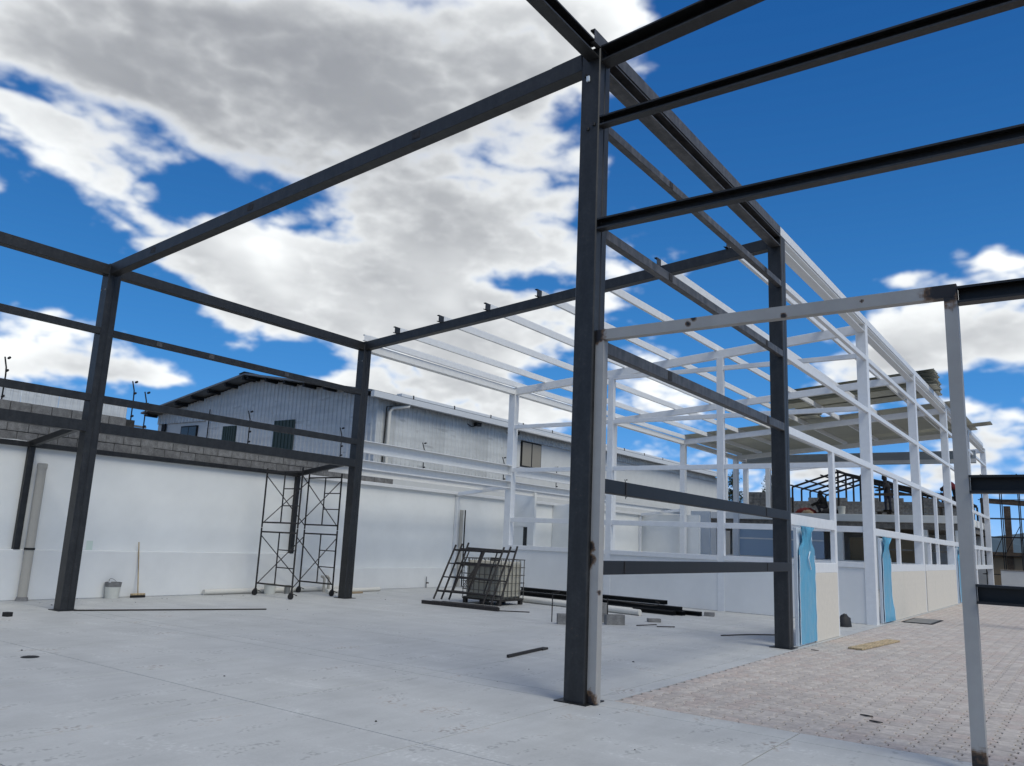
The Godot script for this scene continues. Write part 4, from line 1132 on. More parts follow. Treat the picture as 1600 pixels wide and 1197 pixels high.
# conifers behind the far slab: trunk, boughs and clumps of needles
func build_trees() -> void:
	var where := [[Vector3(-20.6, -0.15, -60), 8.2, "dark conifer behind the far slab, left of the block stacks", 2.2], [Vector3(-17.4, -0.15, -60), 8.0, "dark conifer behind the far slab, beside the second dark column", 1.9], [Vector3(5.0, -0.15, -90), 3.2, "low dark tree in front of the blue hill at the far right", 2.4], [Vector3(2.6, -0.15, -95), 3.0, "low dark tree by the unfinished building", 2.2]]
	for i in where.size():
		var q: Array = where[i]
		var r := RandomNumberGenerator.new(); r.seed = 60 + i
		var t := thing("conifer_tree", q[2], "tree", q[0], "trees beyond the site")
		var hgt: float = q[1]
		part(t, "trunk", MB.new().pipe([Vector3.ZERO, Vector3(0.05, hgt * 0.5, 0), Vector3(0, hgt * 0.96, 0.04)], 0.2, 7, true, 0.03).mesh(), M.bark)
		var b := MB.new()
		var limbs := MB.new()
		for k in 70:
			var u := r.randf()
			var y := hgt * (0.3 + 0.68 * u)
			var len := float(q[3]) * (1.05 - u) * r.randf_range(0.6, 1.1) + 0.15
			var a := r.randf() * TAU
			var tip := Vector3(cos(a) * len, y + len * r.randf_range(0.1, 0.5), sin(a) * len)
			limbs.pipe([Vector3(0, y, 0), tip], 0.03, 4, false, 0.008)
			for m in 34:
				var f := r.randf_range(0.25, 1.08)
				var p := Vector3(0, y, 0).lerp(tip, f) + Vector3(r.randfn(), r.randfn(), r.randfn()) * 0.13
				var d := Vector3(r.randfn(), r.randfn() * 0.7 + 0.5, r.randfn()).normalized() * r.randf_range(0.12, 0.26)
				var s := d.cross(Vector3(r.randfn(), r.randfn(), r.randfn())).normalized() * 0.045
				b.tri(p - s, p + s, p + d, s.cross(d).normalized())
		var cr := part(t, "crown", b.mesh(), M.leaf)
		part(cr, "boughs", limbs.mesh(), M.bark)

# ------------------------------------------------------------------ people
# one skin round a chain of tapered bones, meshed as surface nets
func body_mesh(bones: Array, cell: float, tint: Callable) -> ArrayMesh:
	var lo := Vector3.ONE * 1e9; var hi := -lo
	for q in bones:
		for k in 2:
			var rr: Vector3 = Vector3.ONE * (q[2 + k] + cell * 2.0)
			lo = lo.min(q[k] - rr); hi = hi.max(q[k] + rr)
	var nx := int((hi.x - lo.x) / cell) + 2; var ny := int((hi.y - lo.y) / cell) + 2; var nzz := int((hi.z - lo.z) / cell) + 2
	var f := PackedFloat32Array(); f.resize(nx * ny * nzz); f.fill(1.0)
	for q in bones:
		var a: Vector3 = q[0]; var b: Vector3 = q[1]; var ra: float = q[2]; var rb: float = q[3]
		var reach := maxf(ra, rb) + 0.09
		var mn := ((a.min(b) - Vector3.ONE * reach - lo) / cell).floor(); var mx := ((a.max(b) + Vector3.ONE * reach - lo) / cell).ceil()
		var ab := b - a
		var l2 := maxf(ab.length_squared(), 1e-6)
		for k in range(maxi(0, int(mn.z)), mini(nzz, int(mx.z) + 1)):
			for j in range(maxi(0, int(mn.y)), mini(ny, int(mx.y) + 1)):
				for i in range(maxi(0, int(mn.x)), mini(nx, int(mx.x) + 1)):
					var p := lo + Vector3(i, j, k) * cell
					var t := clampf((p - a).dot(ab) / l2, 0.0, 1.0)
					var d := p.distance_to(a + ab * t) - lerpf(ra, rb, t)
					var id := (k * ny + j) * nx + i
					var o := f[id]
					var h := maxf(0.05 - absf(o - d), 0.0) / 0.05
					f[id] = minf(o, d) - h * h * 0.0125
	var m := MB.new()
	var vert := {}
	var grad := {}
	for k in nzz - 1:
		for j in ny - 1:
			for i in nx - 1:
				var inside := 0
				var vals := []
				for c in 8:
					var v := f[((k + (c >> 2)) * ny + j + ((c >> 1) & 1)) * nx + i + (c & 1)]
					vals.append(v)
					if v < 0.0: inside += 1
				if inside == 0 or inside == 8: continue
				var sum := Vector3.ZERO; var cnt := 0
				for e in [[0, 1], [2, 3], [4, 5], [6, 7], [0, 2], [1, 3], [4, 6], [5, 7], [0, 4], [1, 5], [2, 6], [3, 7]]:
					var va: float = vals[e[0]]; var vb: float = vals[e[1]]
					if (va < 0.0) == (vb < 0.0): continue
					var w := va / (va - vb)
					var pa := Vector3(e[0] & 1, (e[0] >> 1) & 1, e[0] >> 2); var pb := Vector3(e[1] & 1, (e[1] >> 1) & 1, e[1] >> 2)
					sum += pa.lerp(pb, w); cnt += 1
				var key := (k * ny + j) * nx + i
				vert[key] = lo + (Vector3(i, j, k) + sum / cnt) * cell
				grad[key] = Vector3(vals[1] + vals[3] + vals[5] + vals[7] - vals[0] - vals[2] - vals[4] - vals[6], vals[2] + vals[3] + vals[6] + vals[7] - vals[0] - vals[1] - vals[4] - vals[5], vals[4] + vals[5] + vals[6] + vals[7] - vals[0] - vals[1] - vals[2] - vals[3]).normalized()
	for key in vert:
		var i: int = key % nx; var j: int = (key / nx) % ny; var k: int = key / (nx * ny)
		for ax in 3:
			var st: int = [1, nx, nx * ny][ax]
			if i == 0 or j == 0 or k == 0: continue
			if (f[key] < 0.0) == (f[key + st] < 0.0): continue
			var o1: int = [nx, nx * ny, 1][ax]; var o2: int = [nx * ny, 1, nx][ax]
			var ids := [key, key - o1, key - o1 - o2, key - o2]
			if not (vert.has(ids[1]) and vert.has(ids[2]) and vert.has(ids[3])): continue
			m.col = tint.call(vert[key])
			m.tri(vert[ids[0]], vert[ids[1]], vert[ids[2]], grad[ids[0]], grad[ids[1]], grad[ids[2]])
			m.tri(vert[ids[0]], vert[ids[2]], vert[ids[3]], grad[ids[0]], grad[ids[2]], grad[ids[3]])
	return m.mesh()

func hand(bones: Array, wrist: Vector3, dir: Vector3, side: Vector3) -> void:
	bones.append([wrist, wrist + dir * 0.07, 0.032, 0.036])
	for k in 4:
		var root := wrist + dir * 0.08 + side * (k - 1.5) * 0.022
		var l: float = [0.065, 0.078, 0.072, 0.055][k]
		bones.append([root, root + dir * l * 0.6, 0.010, 0.010])
		bones.append([root + dir * l * 0.6, root + dir * l - Vector3(0, 0.018, 0), 0.010, 0.008])
	bones.append([wrist + dir * 0.02 - side * 0.03, wrist + dir * 0.06 - side * 0.06, 0.012, 0.010])

func build_people() -> void:
	# hooded worker standing behind the trestle platform, looking left
	var st := func(top: Color, low: Color, waist: float, head: float) -> Callable:
		return func(p: Vector3) -> Color:
			if p.y > head: return top
			if p.y < 0.1: return Color(0.02, 0.018, 0.015)
			return top if p.y > waist else low
	var b := [[Vector3(-0.1, 0.06, 0), Vector3(-0.1, 0.48, 0.02), 0.06, 0.065], [Vector3(-0.1, 0.48, 0.02), Vector3(-0.09, 0.92, 0), 0.07, 0.1], [Vector3(0.1, 0.06, -0.08), Vector3(0.1, 0.48, 0), 0.06, 0.065], [Vector3(0.1, 0.48, 0), Vector3(0.09, 0.92, 0), 0.07, 0.1],
		[Vector3(-0.2, 0.04, 0.0), Vector3(-0.08, 0.05, 0), 0.045, 0.05], [Vector3(0.0, 0.04, -0.08), Vector3(0.11, 0.05, -0.08), 0.045, 0.05],
		[Vector3(0, 0.95, 0), Vector3(-0.03, 1.25, 0), 0.16, 0.17], [Vector3(-0.03, 1.25, 0), Vector3(-0.06, 1.45, 0), 0.18, 0.13], [Vector3(-0.06, 1.48, 0), Vector3(-0.11, 1.62, 0), 0.07, 0.075], [Vector3(-0.11, 1.66, 0), Vector3(-0.13, 1.76, 0), 0.115, 0.12], [Vector3(-0.22, 1.66, 0), Vector3(-0.235, 1.68, 0), 0.035, 0.022],
		[Vector3(-0.05, 1.42, 0.2), Vector3(-0.12, 1.15, 0.26), 0.065, 0.052], [Vector3(-0.12, 1.15, 0.26), Vector3(-0.36, 1.08, 0.2), 0.05, 0.04], [Vector3(-0.05, 1.42, -0.2), Vector3(-0.12, 1.15, -0.26), 0.065, 0.052], [Vector3(-0.12, 1.15, -0.26), Vector3(-0.36, 1.1, -0.18), 0.05, 0.04]]
	hand(b, Vector3(-0.38, 1.075, 0.2), Vector3(-0.9, -0.1, -0.1).normalized(), Vector3(0, 0, 1))
	hand(b, Vector3(-0.38, 1.095, -0.18), Vector3(-0.9, -0.1, 0.1).normalized(), Vector3(0, 0, -1))
	var p := part(self, "person", body_mesh(b, 0.026, st.call(Color(0.018, 0.018, 0.022), Color(0.03, 0.035, 0.05), 0.95, 1.5)), M.cloth, "", Transform3D(Basis(), Vector3(-4.15, 3.845, -37.4)))
	tag(p, "person in a dark hooded jacket standing behind a plank platform on the far slab", "person", "workers on the slab")
	var pal := thing("pallet", "low wooden pallet under the hooded worker on the far slab", "pallet", Vector3(-4.15, 3.625, -37.4))
	for k in 5:
		part(pal, "board", MB.new().box(Vector3(-0.5, 0.17, -0.4 + k * 0.17), Vector3(0.5, 0.2, -0.28 + k * 0.17)).mesh(), M.wood_dark)
	for x in [-0.45, 0.0, 0.4]:
		part(pal, "bearer", MB.new().box(Vector3(x, 0.0, -0.4), Vector3(x + 0.08, 0.169, 0.4)).mesh(), M.wood_dark)
	# crouching worker seen from the side
	b = [[Vector3(-0.02, 0.05, 0.1), Vector3(-0.16, 0.46, 0.12), 0.055, 0.065], [Vector3(-0.16, 0.46, 0.12), Vector3(0.2, 0.36, 0.1), 0.075, 0.11], [Vector3(-0.02, 0.05, -0.1), Vector3(-0.2, 0.42, -0.12), 0.055, 0.065], [Vector3(-0.2, 0.42, -0.12), Vector3(0.2, 0.36, -0.1), 0.075, 0.11], [Vector3(-0.14, 0.04, 0.1), Vector3(0.02, 0.05, 0.1), 0.04, 0.05], [Vector3(-0.14, 0.04, -0.1), Vector3(0.02, 0.05, -0.1), 0.04, 0.05],
		[Vector3(0.2, 0.4, 0), Vector3(0.12, 0.66, 0), 0.16, 0.17], [Vector3(0.12, 0.66, 0), Vector3(0.04, 0.86, 0), 0.18, 0.13], [Vector3(0.04, 0.88, 0), Vector3(0.0, 1.0, 0), 0.06, 0.06], [Vector3(-0.01, 1.04, 0), Vector3(-0.02, 1.13, 0), 0.1, 0.105], [Vector3(-0.11, 1.05, 0), Vector3(-0.125, 1.06, 0), 0.03, 0.02],
		[Vector3(0.05, 0.82, 0.19), Vector3(-0.1, 0.6, 0.22), 0.06, 0.05], [Vector3(-0.1, 0.6, 0.22), Vector3(-0.32, 0.52, 0.14), 0.048, 0.038], [Vector3(0.05, 0.82, -0.19), Vector3(-0.1, 0.6, -0.22), 0.06, 0.05], [Vector3(-0.1, 0.6, -0.22), Vector3(-0.32, 0.5, -0.12), 0.048, 0.038]]
	hand(b, Vector3(-0.34, 0.51, 0.14), Vector3(-0.8, -0.4, -0.1).normalized(), Vector3(0, 0, 1))
	hand(b, Vector3(-0.34, 0.49, -0.12), Vector3(-0.8, -0.4, 0.1).normalized(), Vector3(0, 0, -1))
	p = part(self, "person", body_mesh(b, 0.026, st.call(Color(0.012, 0.012, 0.014), Color(0.02, 0.022, 0.03), 0.4, 0.98)), M.cloth, "", Transform3D(Basis(), Vector3(-7.25, 3.625, -36.6)))
	tag(p, "person in black crouching beside a red sack on the far slab", "person", "workers on the slab")
	# bent over worker in a red top high on the frame
	b = [[Vector3(0.1, 0.05, 0.1), Vector3(0.14, 0.45, 0.1), 0.06, 0.065], [Vector3(0.14, 0.45, 0.1), Vector3(0.12, 0.84, 0.08), 0.075, 0.11], [Vector3(0.12, 0.05, -0.1), Vector3(0.15, 0.45, -0.1), 0.06, 0.065], [Vector3(0.15, 0.45, -0.1), Vector3(0.12, 0.84, -0.08), 0.075, 0.11], [Vector3(-0.06, 0.04, 0.1), Vector3(0.1, 0.05, 0.1), 0.04, 0.05], [Vector3(-0.06, 0.04, -0.1), Vector3(0.1, 0.05, -0.1), 0.04, 0.05],
		[Vector3(0.12, 0.9, 0), Vector3(-0.1, 1.05, 0), 0.16, 0.17], [Vector3(-0.1, 1.05, 0), Vector3(-0.28, 1.0, 0), 0.18, 0.14], [Vector3(-0.3, 0.98, 0), Vector3(-0.4, 0.9, 0), 0.06, 0.06], [Vector3(-0.42, 0.88, 0), Vector3(-0.48, 0.84, 0), 0.1, 0.1], [Vector3(-0.5, 0.77, 0), Vector3(-0.51, 0.75, 0), 0.03, 0.02],
		[Vector3(-0.26, 0.98, 0.2), Vector3(-0.3, 0.7, 0.24), 0.06, 0.05], [Vector3(-0.3, 0.7, 0.24), Vector3(-0.36, 0.45, 0.18), 0.048, 0.038], [Vector3(-0.26, 0.98, -0.2), Vector3(-0.3, 0.7, -0.24), 0.06, 0.05], [Vector3(-0.3, 0.7, -0.24), Vector3(-0.36, 0.45, -0.18), 0.048, 0.038]]
	hand(b, Vector3(-0.365, 0.43, 0.18), Vector3(-0.1, -1, 0).normalized(), Vector3(0, 0, 1))
	hand(b, Vector3(-0.365, 0.43, -0.18), Vector3(-0.1, -1, 0).normalized(), Vector3(0, 0, -1))
	p = part(self, "person", body_mesh(b, 0.026, func(q: Vector3) -> Color:
		if q.x < -0.37 and q.y > 0.7: return Color(0.02, 0.015, 0.012)
		return Color(0.16, 0.02, 0.03) if q.y > 0.86 or q.x < -0.2 else Color(0.02, 0.02, 0.025)), M.cloth, "", Transform3D(Basis(Vector3.UP, 0.5), Vector3(-1.15, 4.08, -37.0)))
	tag(p, "person in a dark red top bending over beside the last white columns", "person", "workers on the slab")
	var tr := thing("work_trestle", "small trestle under the bending worker in red", "trestle", Vector3(-1.1, 3.625, -37.0))
	part(tr, "deck", MB.new().box(Vector3(-0.7, 0.40, -0.35), Vector3(0.6, 0.45, 0.35)).mesh(), M.wood_dark)
	for x in [-0.6, 0.5]:
		for zz in [-0.28, 0.28]:
			part(tr, "leg", MB.new().box(Vector3(x - 0.03, 0, zz - 0.03), Vector3(x + 0.03, 0.399, zz + 0.03)).mesh(), M.wood_dark)

# ------------------------------------------------------------------ site clutter
func scaffold_frame(parent: Node3D, called: String, a: Vector3, b: Vector3, y0: float, h: float, ladder_at: float) -> void:
	var r := 0.021
	for p in [a, b]:
		part(parent, called + "_leg", MB.new().pipe([p + Vector3(0, y0, 0), p + Vector3(0, y0 + h, 0)], r, 8).mesh(), M.rusty)
	for y in [0.12, h - 0.1]:
		part(parent, called + "_bar", MB.new().pipe([a + Vector3(0, y0 + y, 0), b + Vector3(0, y0 + y, 0)], r * 0.9, 8).mesh(), M.rusty)
	var m := a.lerp(b, ladder_at)
	part(parent, called + "_bar", MB.new().pipe([m + Vector3(0, y0 + 0.12, 0), m + Vector3(0, y0 + h - 0.1, 0)], r * 0.8, 8).mesh(), M.rusty)
	for k in 2:
		var y := 0.12 + (h - 0.22) * (k + 1) / 3.0
		part(parent, called + "_rung", MB.new().pipe([m + Vector3(0, y0 + y, 0), b + Vector3(0, y0 + y, 0)], r * 0.7, 6).mesh(), M.rusty)

func build_scaffold() -> void:
	var t := thing("scaffold_tower", "rusty two tier rolling scaffold tower between the left dark columns", "scaffold")
	var A := Vector3(-12.42, 0, -5.42); var B := Vector3(-11.06, 0, -5.40); var C := Vector3(-12.72, 0, -7.02); var D := Vector3(-11.46, 0, -7.02)
	for k in 2:
		var y0 := 0.17 + k * 1.46
		scaffold_frame(t, "frame", A, B, y0, 1.45, 0.52)
		scaffold_frame(t, "frame", C, D, y0, 1.45, 0.52)
		for q in [[A, C], [B, D]]:
			part(t, "cross_brace", MB.new().pipe([q[0] + Vector3(0.02, y0 + 0.1, 0), q[1] + Vector3(0.02, y0 + 1.28, 0)], 0.012, 6).mesh(), M.rusty)
			part(t, "cross_brace", MB.new().pipe([q[0] + Vector3(-0.02, y0 + 1.28, 0), q[1] + Vector3(-0.02, y0 + 0.1, 0)], 0.012, 6).mesh(), M.rusty)
	for q in [A, B, C, D]:
		var c := part(t, "castor", MB.new().pipe([q + Vector3(0, 0.17, 0), q + Vector3(0, 0.13, 0)], 0.03, 8).mesh(), M.rusty)
		part(c, "wheel", MB.new().pipe([q + Vector3(-0.022, 0.07, 0.02), q + Vector3(0.022, 0.07, 0.02)], 0.07, 16).mesh(), M.rubber)
		part(c, "fork", MB.new().box(q + Vector3(-0.035, 0.06, -0.02), q + Vector3(-0.025, 0.15, 0.04)).mesh(), M.rusty)
		part(c, "brake_lever", MB.new().pipe([q + Vector3(0.0, 0.13, -0.03), q + Vector3(0.08, 0.09, -0.1)], 0.01, 5).mesh(), M.rusty)

func build_tote() -> void:
	var o := Vector3(-8.72, 0, -9.86)
	var w := 1.15; var dp := 1.0
	var t := thing("tote_tank", "grimy caged plastic tank on a pallet behind leaning frames", "tank", o)
	part(t, "bottle", MB.new().box(Vector3(0.03, 0.15, 0.03), Vector3(w - 0.03, 1.05, dp - 0.03), 0.06).mesh(), M.tote)
	part(t, "lid", MB.new().lathe([Vector2(0, 1.13), Vector2(0.11, 1.13), Vector2(0.12, 1.04)], Vector3(w * 0.5, 0, dp * 0.5), 14).mesh(), M.rubber)
	for i in 8:
		var x := w * i / 7.0
		for z in [0.0, dp]:
			part(t, "cage_bar", MB.new().pipe([Vector3(x, 0.14, z), Vector3(x, 1.1, z)], 0.011, 6).mesh(), M.cage)
	for i in range(1, 6):
		var z := dp * i / 6.0
		for x in [0.0, w]:
			part(t, "cage_bar", MB.new().pipe([Vector3(x, 0.14, z), Vector3(x, 1.1, z)], 0.011, 6).mesh(), M.cage)
	for k in 6:
		var y := 0.15 + k * 0.19
		part(t, "cage_ring", MB.new().pipe([Vector3(-0.012, y, -0.012), Vector3(w + 0.012, y, -0.012), Vector3(w + 0.012, y, dp + 0.012), Vector3(-0.012, y, dp + 0.012), Vector3(-0.012, y, -0.012)], 0.011, 6).mesh(), M.cage)
	part(t, "pallet_deck", MB.new().box(Vector3(-0.01, 0.10, -0.01), Vector3(w + 0.01, 0.135, dp + 0.01), 0.005).mesh(), M.rusty)
	for x in [0.05, w * 0.5, w - 0.05]:
		for z in [0.05, dp - 0.05]:
			part(t, "pallet_foot", MB.new().box(Vector3(x - 0.05, 0, z - 0.05), Vector3(x + 0.05, 0.099, z + 0.05), 0.01).mesh(), M.rusty)
	# scaffold frames leaning on it
	var words := ["front scaffold frame of three leaning on the caged tank", "middle scaffold frame of three leaning on the caged tank", "rear scaffold frame of three leaning on the caged tank"]
	for k in 3:
		var foot := Vector3(-8.95 + 0.17 * k, 0.10, -8.02 - 0.09 * k)
		var f := thing("leaning_frame", words[k], "scaffold frame", foot, "frames leaning on the tank")
		var tilt := Basis(Vector3.RIGHT, -0.52 + 0.05 * k) * Basis(Vector3.BACK, -0.01 * k)
		var pt := func(x: float, y: float) -> Vector3: return tilt * Vector3(x, y, 0)
		var wd := 1.52
		var r := 0.024
		for x in [0.0, wd]:
			part(f, "leg", MB.new().pipe([pt.call(x, 0.0), pt.call(x, 1.5)], r, 8).mesh(), M.rusty)
		for y in [0.22, 1.36]:
			part(f, "bar", MB.new().pipe([pt.call(0, y), pt.call(wd, y)], r, 8).mesh(), M.rusty)
		for y in [0.6, 0.98]:
			part(f, "rung", MB.new().pipe([pt.call(0.02, y), pt.call(wd - 0.02, y)], 0.016, 6).mesh(), M.rusty)
		for x in [0.5, 0.98] if k != 1 else [0.74]:
			part(f, "bar", MB.new().pipe([pt.call(x, 0.22), pt.call(x, 1.36)], 0.018, 6).mesh(), M.rusty)
	# folded cross braces hung on the frames
	var cb := thing("brace_bundle", "bundle of thin rusty cross braces hanging on the leaning frames", "brace bundle", Vector3(-8.2, 0.3, -8.22))
	for k in 6:
		var dx := 0.05 * k
		part(cb, "brace", MB.new().pipe([Vector3(dx, 0.12, 0.05 - 0.0), Vector3(0.25 - dx * 0.3, 0.98, -0.48)], 0.010, 5).mesh(), M.rusty)
	# tubes at the foot of the pile
	var tube_words := ["dark square tube lying in front of the leaning frames, nearest one", "dark square tube lying just behind the nearest one at the frames", "short dark square tube lying under the leaning frames"]
	for k in 3:
		var s := part(self, "square_tube", MB.new().ext(rect(-0.04, 0.04, 0, 0.08), Vector3(-8.95 + 0.2 * k, 0.002, -7.62 - 0.13 * k), Vector3(-6.72 - 0.1 * k, 0.002, -7.68 - 0.1 * k)).mesh(), M.rusty)
		tag(s, tube_words[k], "steel tube", "tubes under the frames")
	var th := part(self, "steel_rod", MB.new().pipe([Vector3(-6.75, 0.012, -7.75), Vector3(-6.2, 0.012, -8.15)], 0.012, 6).mesh(), M.rusty)
	tag(th, "thin steel rod on the floor right of the leaning frames", "rod")

func build_clutter() -> void:
	# pipes and profiles behind the near column
	var ends := [[Vector3(-8.1, 0.071, -10.55), Vector3(-4.40, 0.071, -10.05), 0.07, "white plastic pipe lying in front of the dark profiles"], [Vector3(-8.3, 0.071, -10.85), Vector3(-4.75, 0.071, -10.32), 0.07, "white plastic pipe lying second, against the dark profiles"]]
	for q in ends:
		var p := part(self, "plastic_pipe", MB.new().pipe([q[0], q[1]], q[2], 14).mesh(), M.pvc)
		tag(p, q[3], "pipe", "white pipes on the floor")
	var pw := ["topmost dark steel profile of the pile by the partition", "front dark steel profile of the pile by the partition", "second dark steel profile of the pile by the partition", "longest dark steel profile of the pile by the partition", "rear dark steel profile of the pile by the partition"]
	for k in 5:
		var a: Vector3 = [Vector3(-9.0, 0.204, -11.75), Vector3(-8.8, 0.002, -11.45), Vector3(-8.9, 0.002, -11.62), Vector3(-8.6, 0.002, -11.80), Vector3(-9.1, 0.103, -11.6)][k]
		var b: Vector3 = [Vector3(-4.35, 0.204, -11.35), Vector3(-3.95, 0.002, -10.95), Vector3(-3.8, 0.002, -11.15), Vector3(-3.5, 0.002, -11.45), Vector3(-3.85, 0.103, -11.1)][k]
		var o := part(self, "steel_profile", MB.new().ext(chan(-0.075, 0.075, 0.0, 0.1, 1.0, 0.006, 0.02), a, b).mesh(), M.black)
		tag(o, pw[k], "steel profile", "dark profiles by the partition")
	# concrete blocks
	var bl := [[Vector3(-3.75, 0, -7.6), 0.9, "hollow grey block lying right of the near dark column"], [Vector3(-4.35, 0, -6.75), 0.7, "hollow grey block mostly hidden left behind the near dark column"], [Vector3(-4.22, 0.0, -7.75), 1.3, "hollow grey block standing behind the lying one"]]
	for i in bl.size():
		var t := thing("hollow_block", bl[i][2], "block", bl[i][0], "loose blocks on the floor")
		t.rotation.y = bl[i][1]
		var h := 0.2 if i < 2 else 0.39
		for z in [-0.07, 0.05]:
			part(t, "shell", MB.new().box(Vector3(-0.2, 0, z), Vector3(0.2, h, z + 0.028), 0.004).mesh(), M.block[3])
		for x in [-0.2, -0.015, 0.17]:
			part(t, "web", MB.new().box(Vector3(x, 0, -0.041), Vector3(x + 0.03, h - 0.004, 0.049), 0.003).mesh(), M.block[3])
	var sm := part(self, "block_piece", MB.new().box(Vector3(-0.14, 0, -0.07), Vector3(0.14, 0.075, 0.07), 0.008).mesh(), M.block[3], "", Transform3D(Basis(Vector3.UP, 0.75), Vector3(-3.52, 0, -8.95)))
	tag(sm, "flat grey block piece on the floor by the pipe ends", "block")
	var sm2 := part(self, "block_piece", MB.new().box(Vector3(-0.12, 0, -0.1), Vector3(0.12, 0.09, 0.1), 0.008).mesh(), M.block[3], "", Transform3D(Basis(Vector3.UP, 0.3), Vector3(-3.4, 0, -11.75)))
	tag(sm2, "pale grey block piece at the far end of the dark profiles", "block")
	# bent reinforcing bars
	var rb := [[[Vector3(-4.2, 0.50, -7.2), Vector3(-3.7, 0.46, -7.7), Vector3(-3.2, 0.40, -8.1), Vector3(-3.08, 0.41, -8.2), Vector3(-3.06, 0.46, -8.22), Vector3(-3.12, 0.49, -8.18)], "bent reinforcing bar with a hooked end above the grey blocks"], [[Vector3(-3.86, 0.0, -7.52), Vector3(-3.86, 0.52, -7.5)], "upright reinforcing bar by the grey blocks"], [[Vector3(-4.55, 0.04, -6.5), Vector3(-4.55, 0.6, -6.5), Vector3(-4.45, 0.62, -6.6)], "upright reinforcing bar left of the near dark column"], [[Vector3(-3.35, 0.012, -7.8), Vector3(-3.1, 0.03, -8.2), Vector3(-3.0, 0.012, -8.0), Vector3(-2.75, 0.012, -8.3)], "short bent wire lying right of the grey block"], [[Vector3(-1.53, 0.012, -7.66), Vector3(-1.2, 0.02, -8.3), Vector3(-0.88, 0.012, -8.8)], "long wire lying on the floor left of the second dark column"]]
	for q in rb:
		var o := part(self, "steel_bar", MB.new().pipe(q[0], 0.011, 6).mesh(), M.rusty)
		tag(o, q[1], "rebar", "loose bars on the floor")
	# angle piece on the floor in the middle
	var ang := thing("square_tube_offcut", "dark square tube offcut with a flattened end in the middle of the floor", "steel tube")
	part(ang, "tube", MB.new().ext(rect(-0.02, 0.02, 0, 0.04, 0.003), Vector3(-2.40, 0.001, -2.03), Vector3(-2.54, 0.001, -3.05)).mesh(), M.rusty)
	part(ang, "plate_end", MB.new().ext(rect(-0.045, 0.045, 0.0, 0.03, 0.004), Vector3(-2.541, 0.001, -3.052), Vector3(-2.57, 0.001, -3.24)).mesh(), M.rusty)
	var rod := part(self, "steel_rod", MB.new().pipe([Vector3(-10.65, 0.014, -0.2), Vector3(-9.33, 0.014, -3.36)], 0.014, 6).mesh(), M.rusty)
	tag(rod, "long thin steel rod on the floor from the left dark column", "rod")
	var cap := part(self, "floor_cap", MB.new().lathe([Vector2(0.0, 0.008), Vector2(0.085, 0.008), Vector2(0.1, 0.0015)], Vector3(-5.96, 0, 2.62), 18).mesh(), M.rubber)
	tag(cap, "round dark cap set in the concrete at the lower left", "floor cap")
	var bit := part(self, "steel_offcut", MB.new().box(Vector3(-0.06, 0, -0.05), Vector3(0.06, 0.07, 0.05), 0.004).mesh(), M.rubber, "", Transform3D(Basis(Vector3.UP, 0.4), Vector3(-10.3, 0, 1.05)))
	tag(bit, "small black offcut on the floor at the far left", "offcut")
	# grit left on the slab
	var rg := RandomNumberGenerator.new(); rg.seed = 8
	var gm := MB.new()
	var gz := FastNoiseLite.new(); gz.seed = 2; gz.frequency = 1.4
	lump(gm, Vector3.ZERO, Vector3(0.012, 0.008, 0.009), gz, 6)
	var gmm := MultiMesh.new()
	gmm.transform_format = MultiMesh.TRANSFORM_3D
	gmm.mesh = gm.mesh()
	gmm.instance_count = 90
	for k in 90:
		var gp := Vector3(rg.randf_range(-12.0, 3.0), 0.0005, rg.randf_range(-9.0, 4.5))
		if gp.x > 0.0 and gp.z < -0.4: gp.z = rg.randf_range(0.0, 3.0)
		var near_wall := 1.0 if k < 40 else 0.0
		if near_wall == 0.0: gp = Vector3(rg.randf_range(-12.9, -11.6), 0.0005, rg.randf_range(-9.0, 2.0))
		gmm.set_instance_transform(k, Transform3D(Basis(Vector3.UP, rg.randf() * TAU).scaled(Vector3.ONE * (0.35 + 1.2 * pow(rg.randf(), 3.0))), gp))
	var gi := MultiMeshInstance3D.new()
	gi.multimesh = gmm
	gi.material_override = M.interior
	gi.name = "floor_grit"
	add_child(gi)
	gi.set_meta("kind", "stuff")
	gi.set_meta("label", "dark grit and crumbs scattered over the concrete floor")
	gi.set_meta("category", "grit")
	# along the left wall
	var pipe1 := part(self, "plastic_pipe", MB.new().pipe([Vector3(-12.87, 0.065, -4.3), Vector3(-12.885, 0.065, -8.9)], 0.062, 14).mesh(), M.pvc)
	tag(pipe1, "long white plastic pipe lying along the foot of the left wall", "pipe")
	var pipe2 := part(self, "plastic_pipe", MB.new().pipe([Vector3(-12.2, 0.055, -7.5), Vector3(-12.35, 0.055, -9.6)], 0.055, 14).mesh(), M.pvc)
	tag(pipe2, "shorter white plastic pipe lying right of the second left column", "pipe")
	var pl := part(self, "wood_offcut", MB.new().box(Vector3(-0.05, 0, -0.4), Vector3(0.05, 0.05, 0.4), 0.005).mesh(), M.sack, "", Transform3D(Basis(Vector3.UP, 0.05), Vector3(-11.9, 0, -8.1)))
	tag(pl, "short wooden offcut beside the pipe right of the second left column", "wood")
	var dp := thing("drain_pipe", "tall dirty plastic drain pipe standing against the left wall", "pipe", Vector3(-12.86, 0, -0.28))
	part(dp, "pipe", MB.new().pipe([Vector3(0, 0.0, 0), Vector3(0, 2.68, 0)], 0.085, 18).mesh(), M.pvc_dirty)
	part(dp, "clamp", MB.new().lathe([Vector2(0.085, 0.98), Vector2(0.096, 0.98), Vector2(0.096, 1.02), Vector2(0.085, 1.02)], Vector3.ZERO, 18).mesh(), M.rubber)
	part(dp, "collar", MB.new().lathe([Vector2(0.085, 2.58), Vector2(0.095, 2.58), Vector2(0.095, 2.68), Vector2(0.085, 2.69)], Vector3.ZERO, 18).mesh(), M.pvc_dirty)
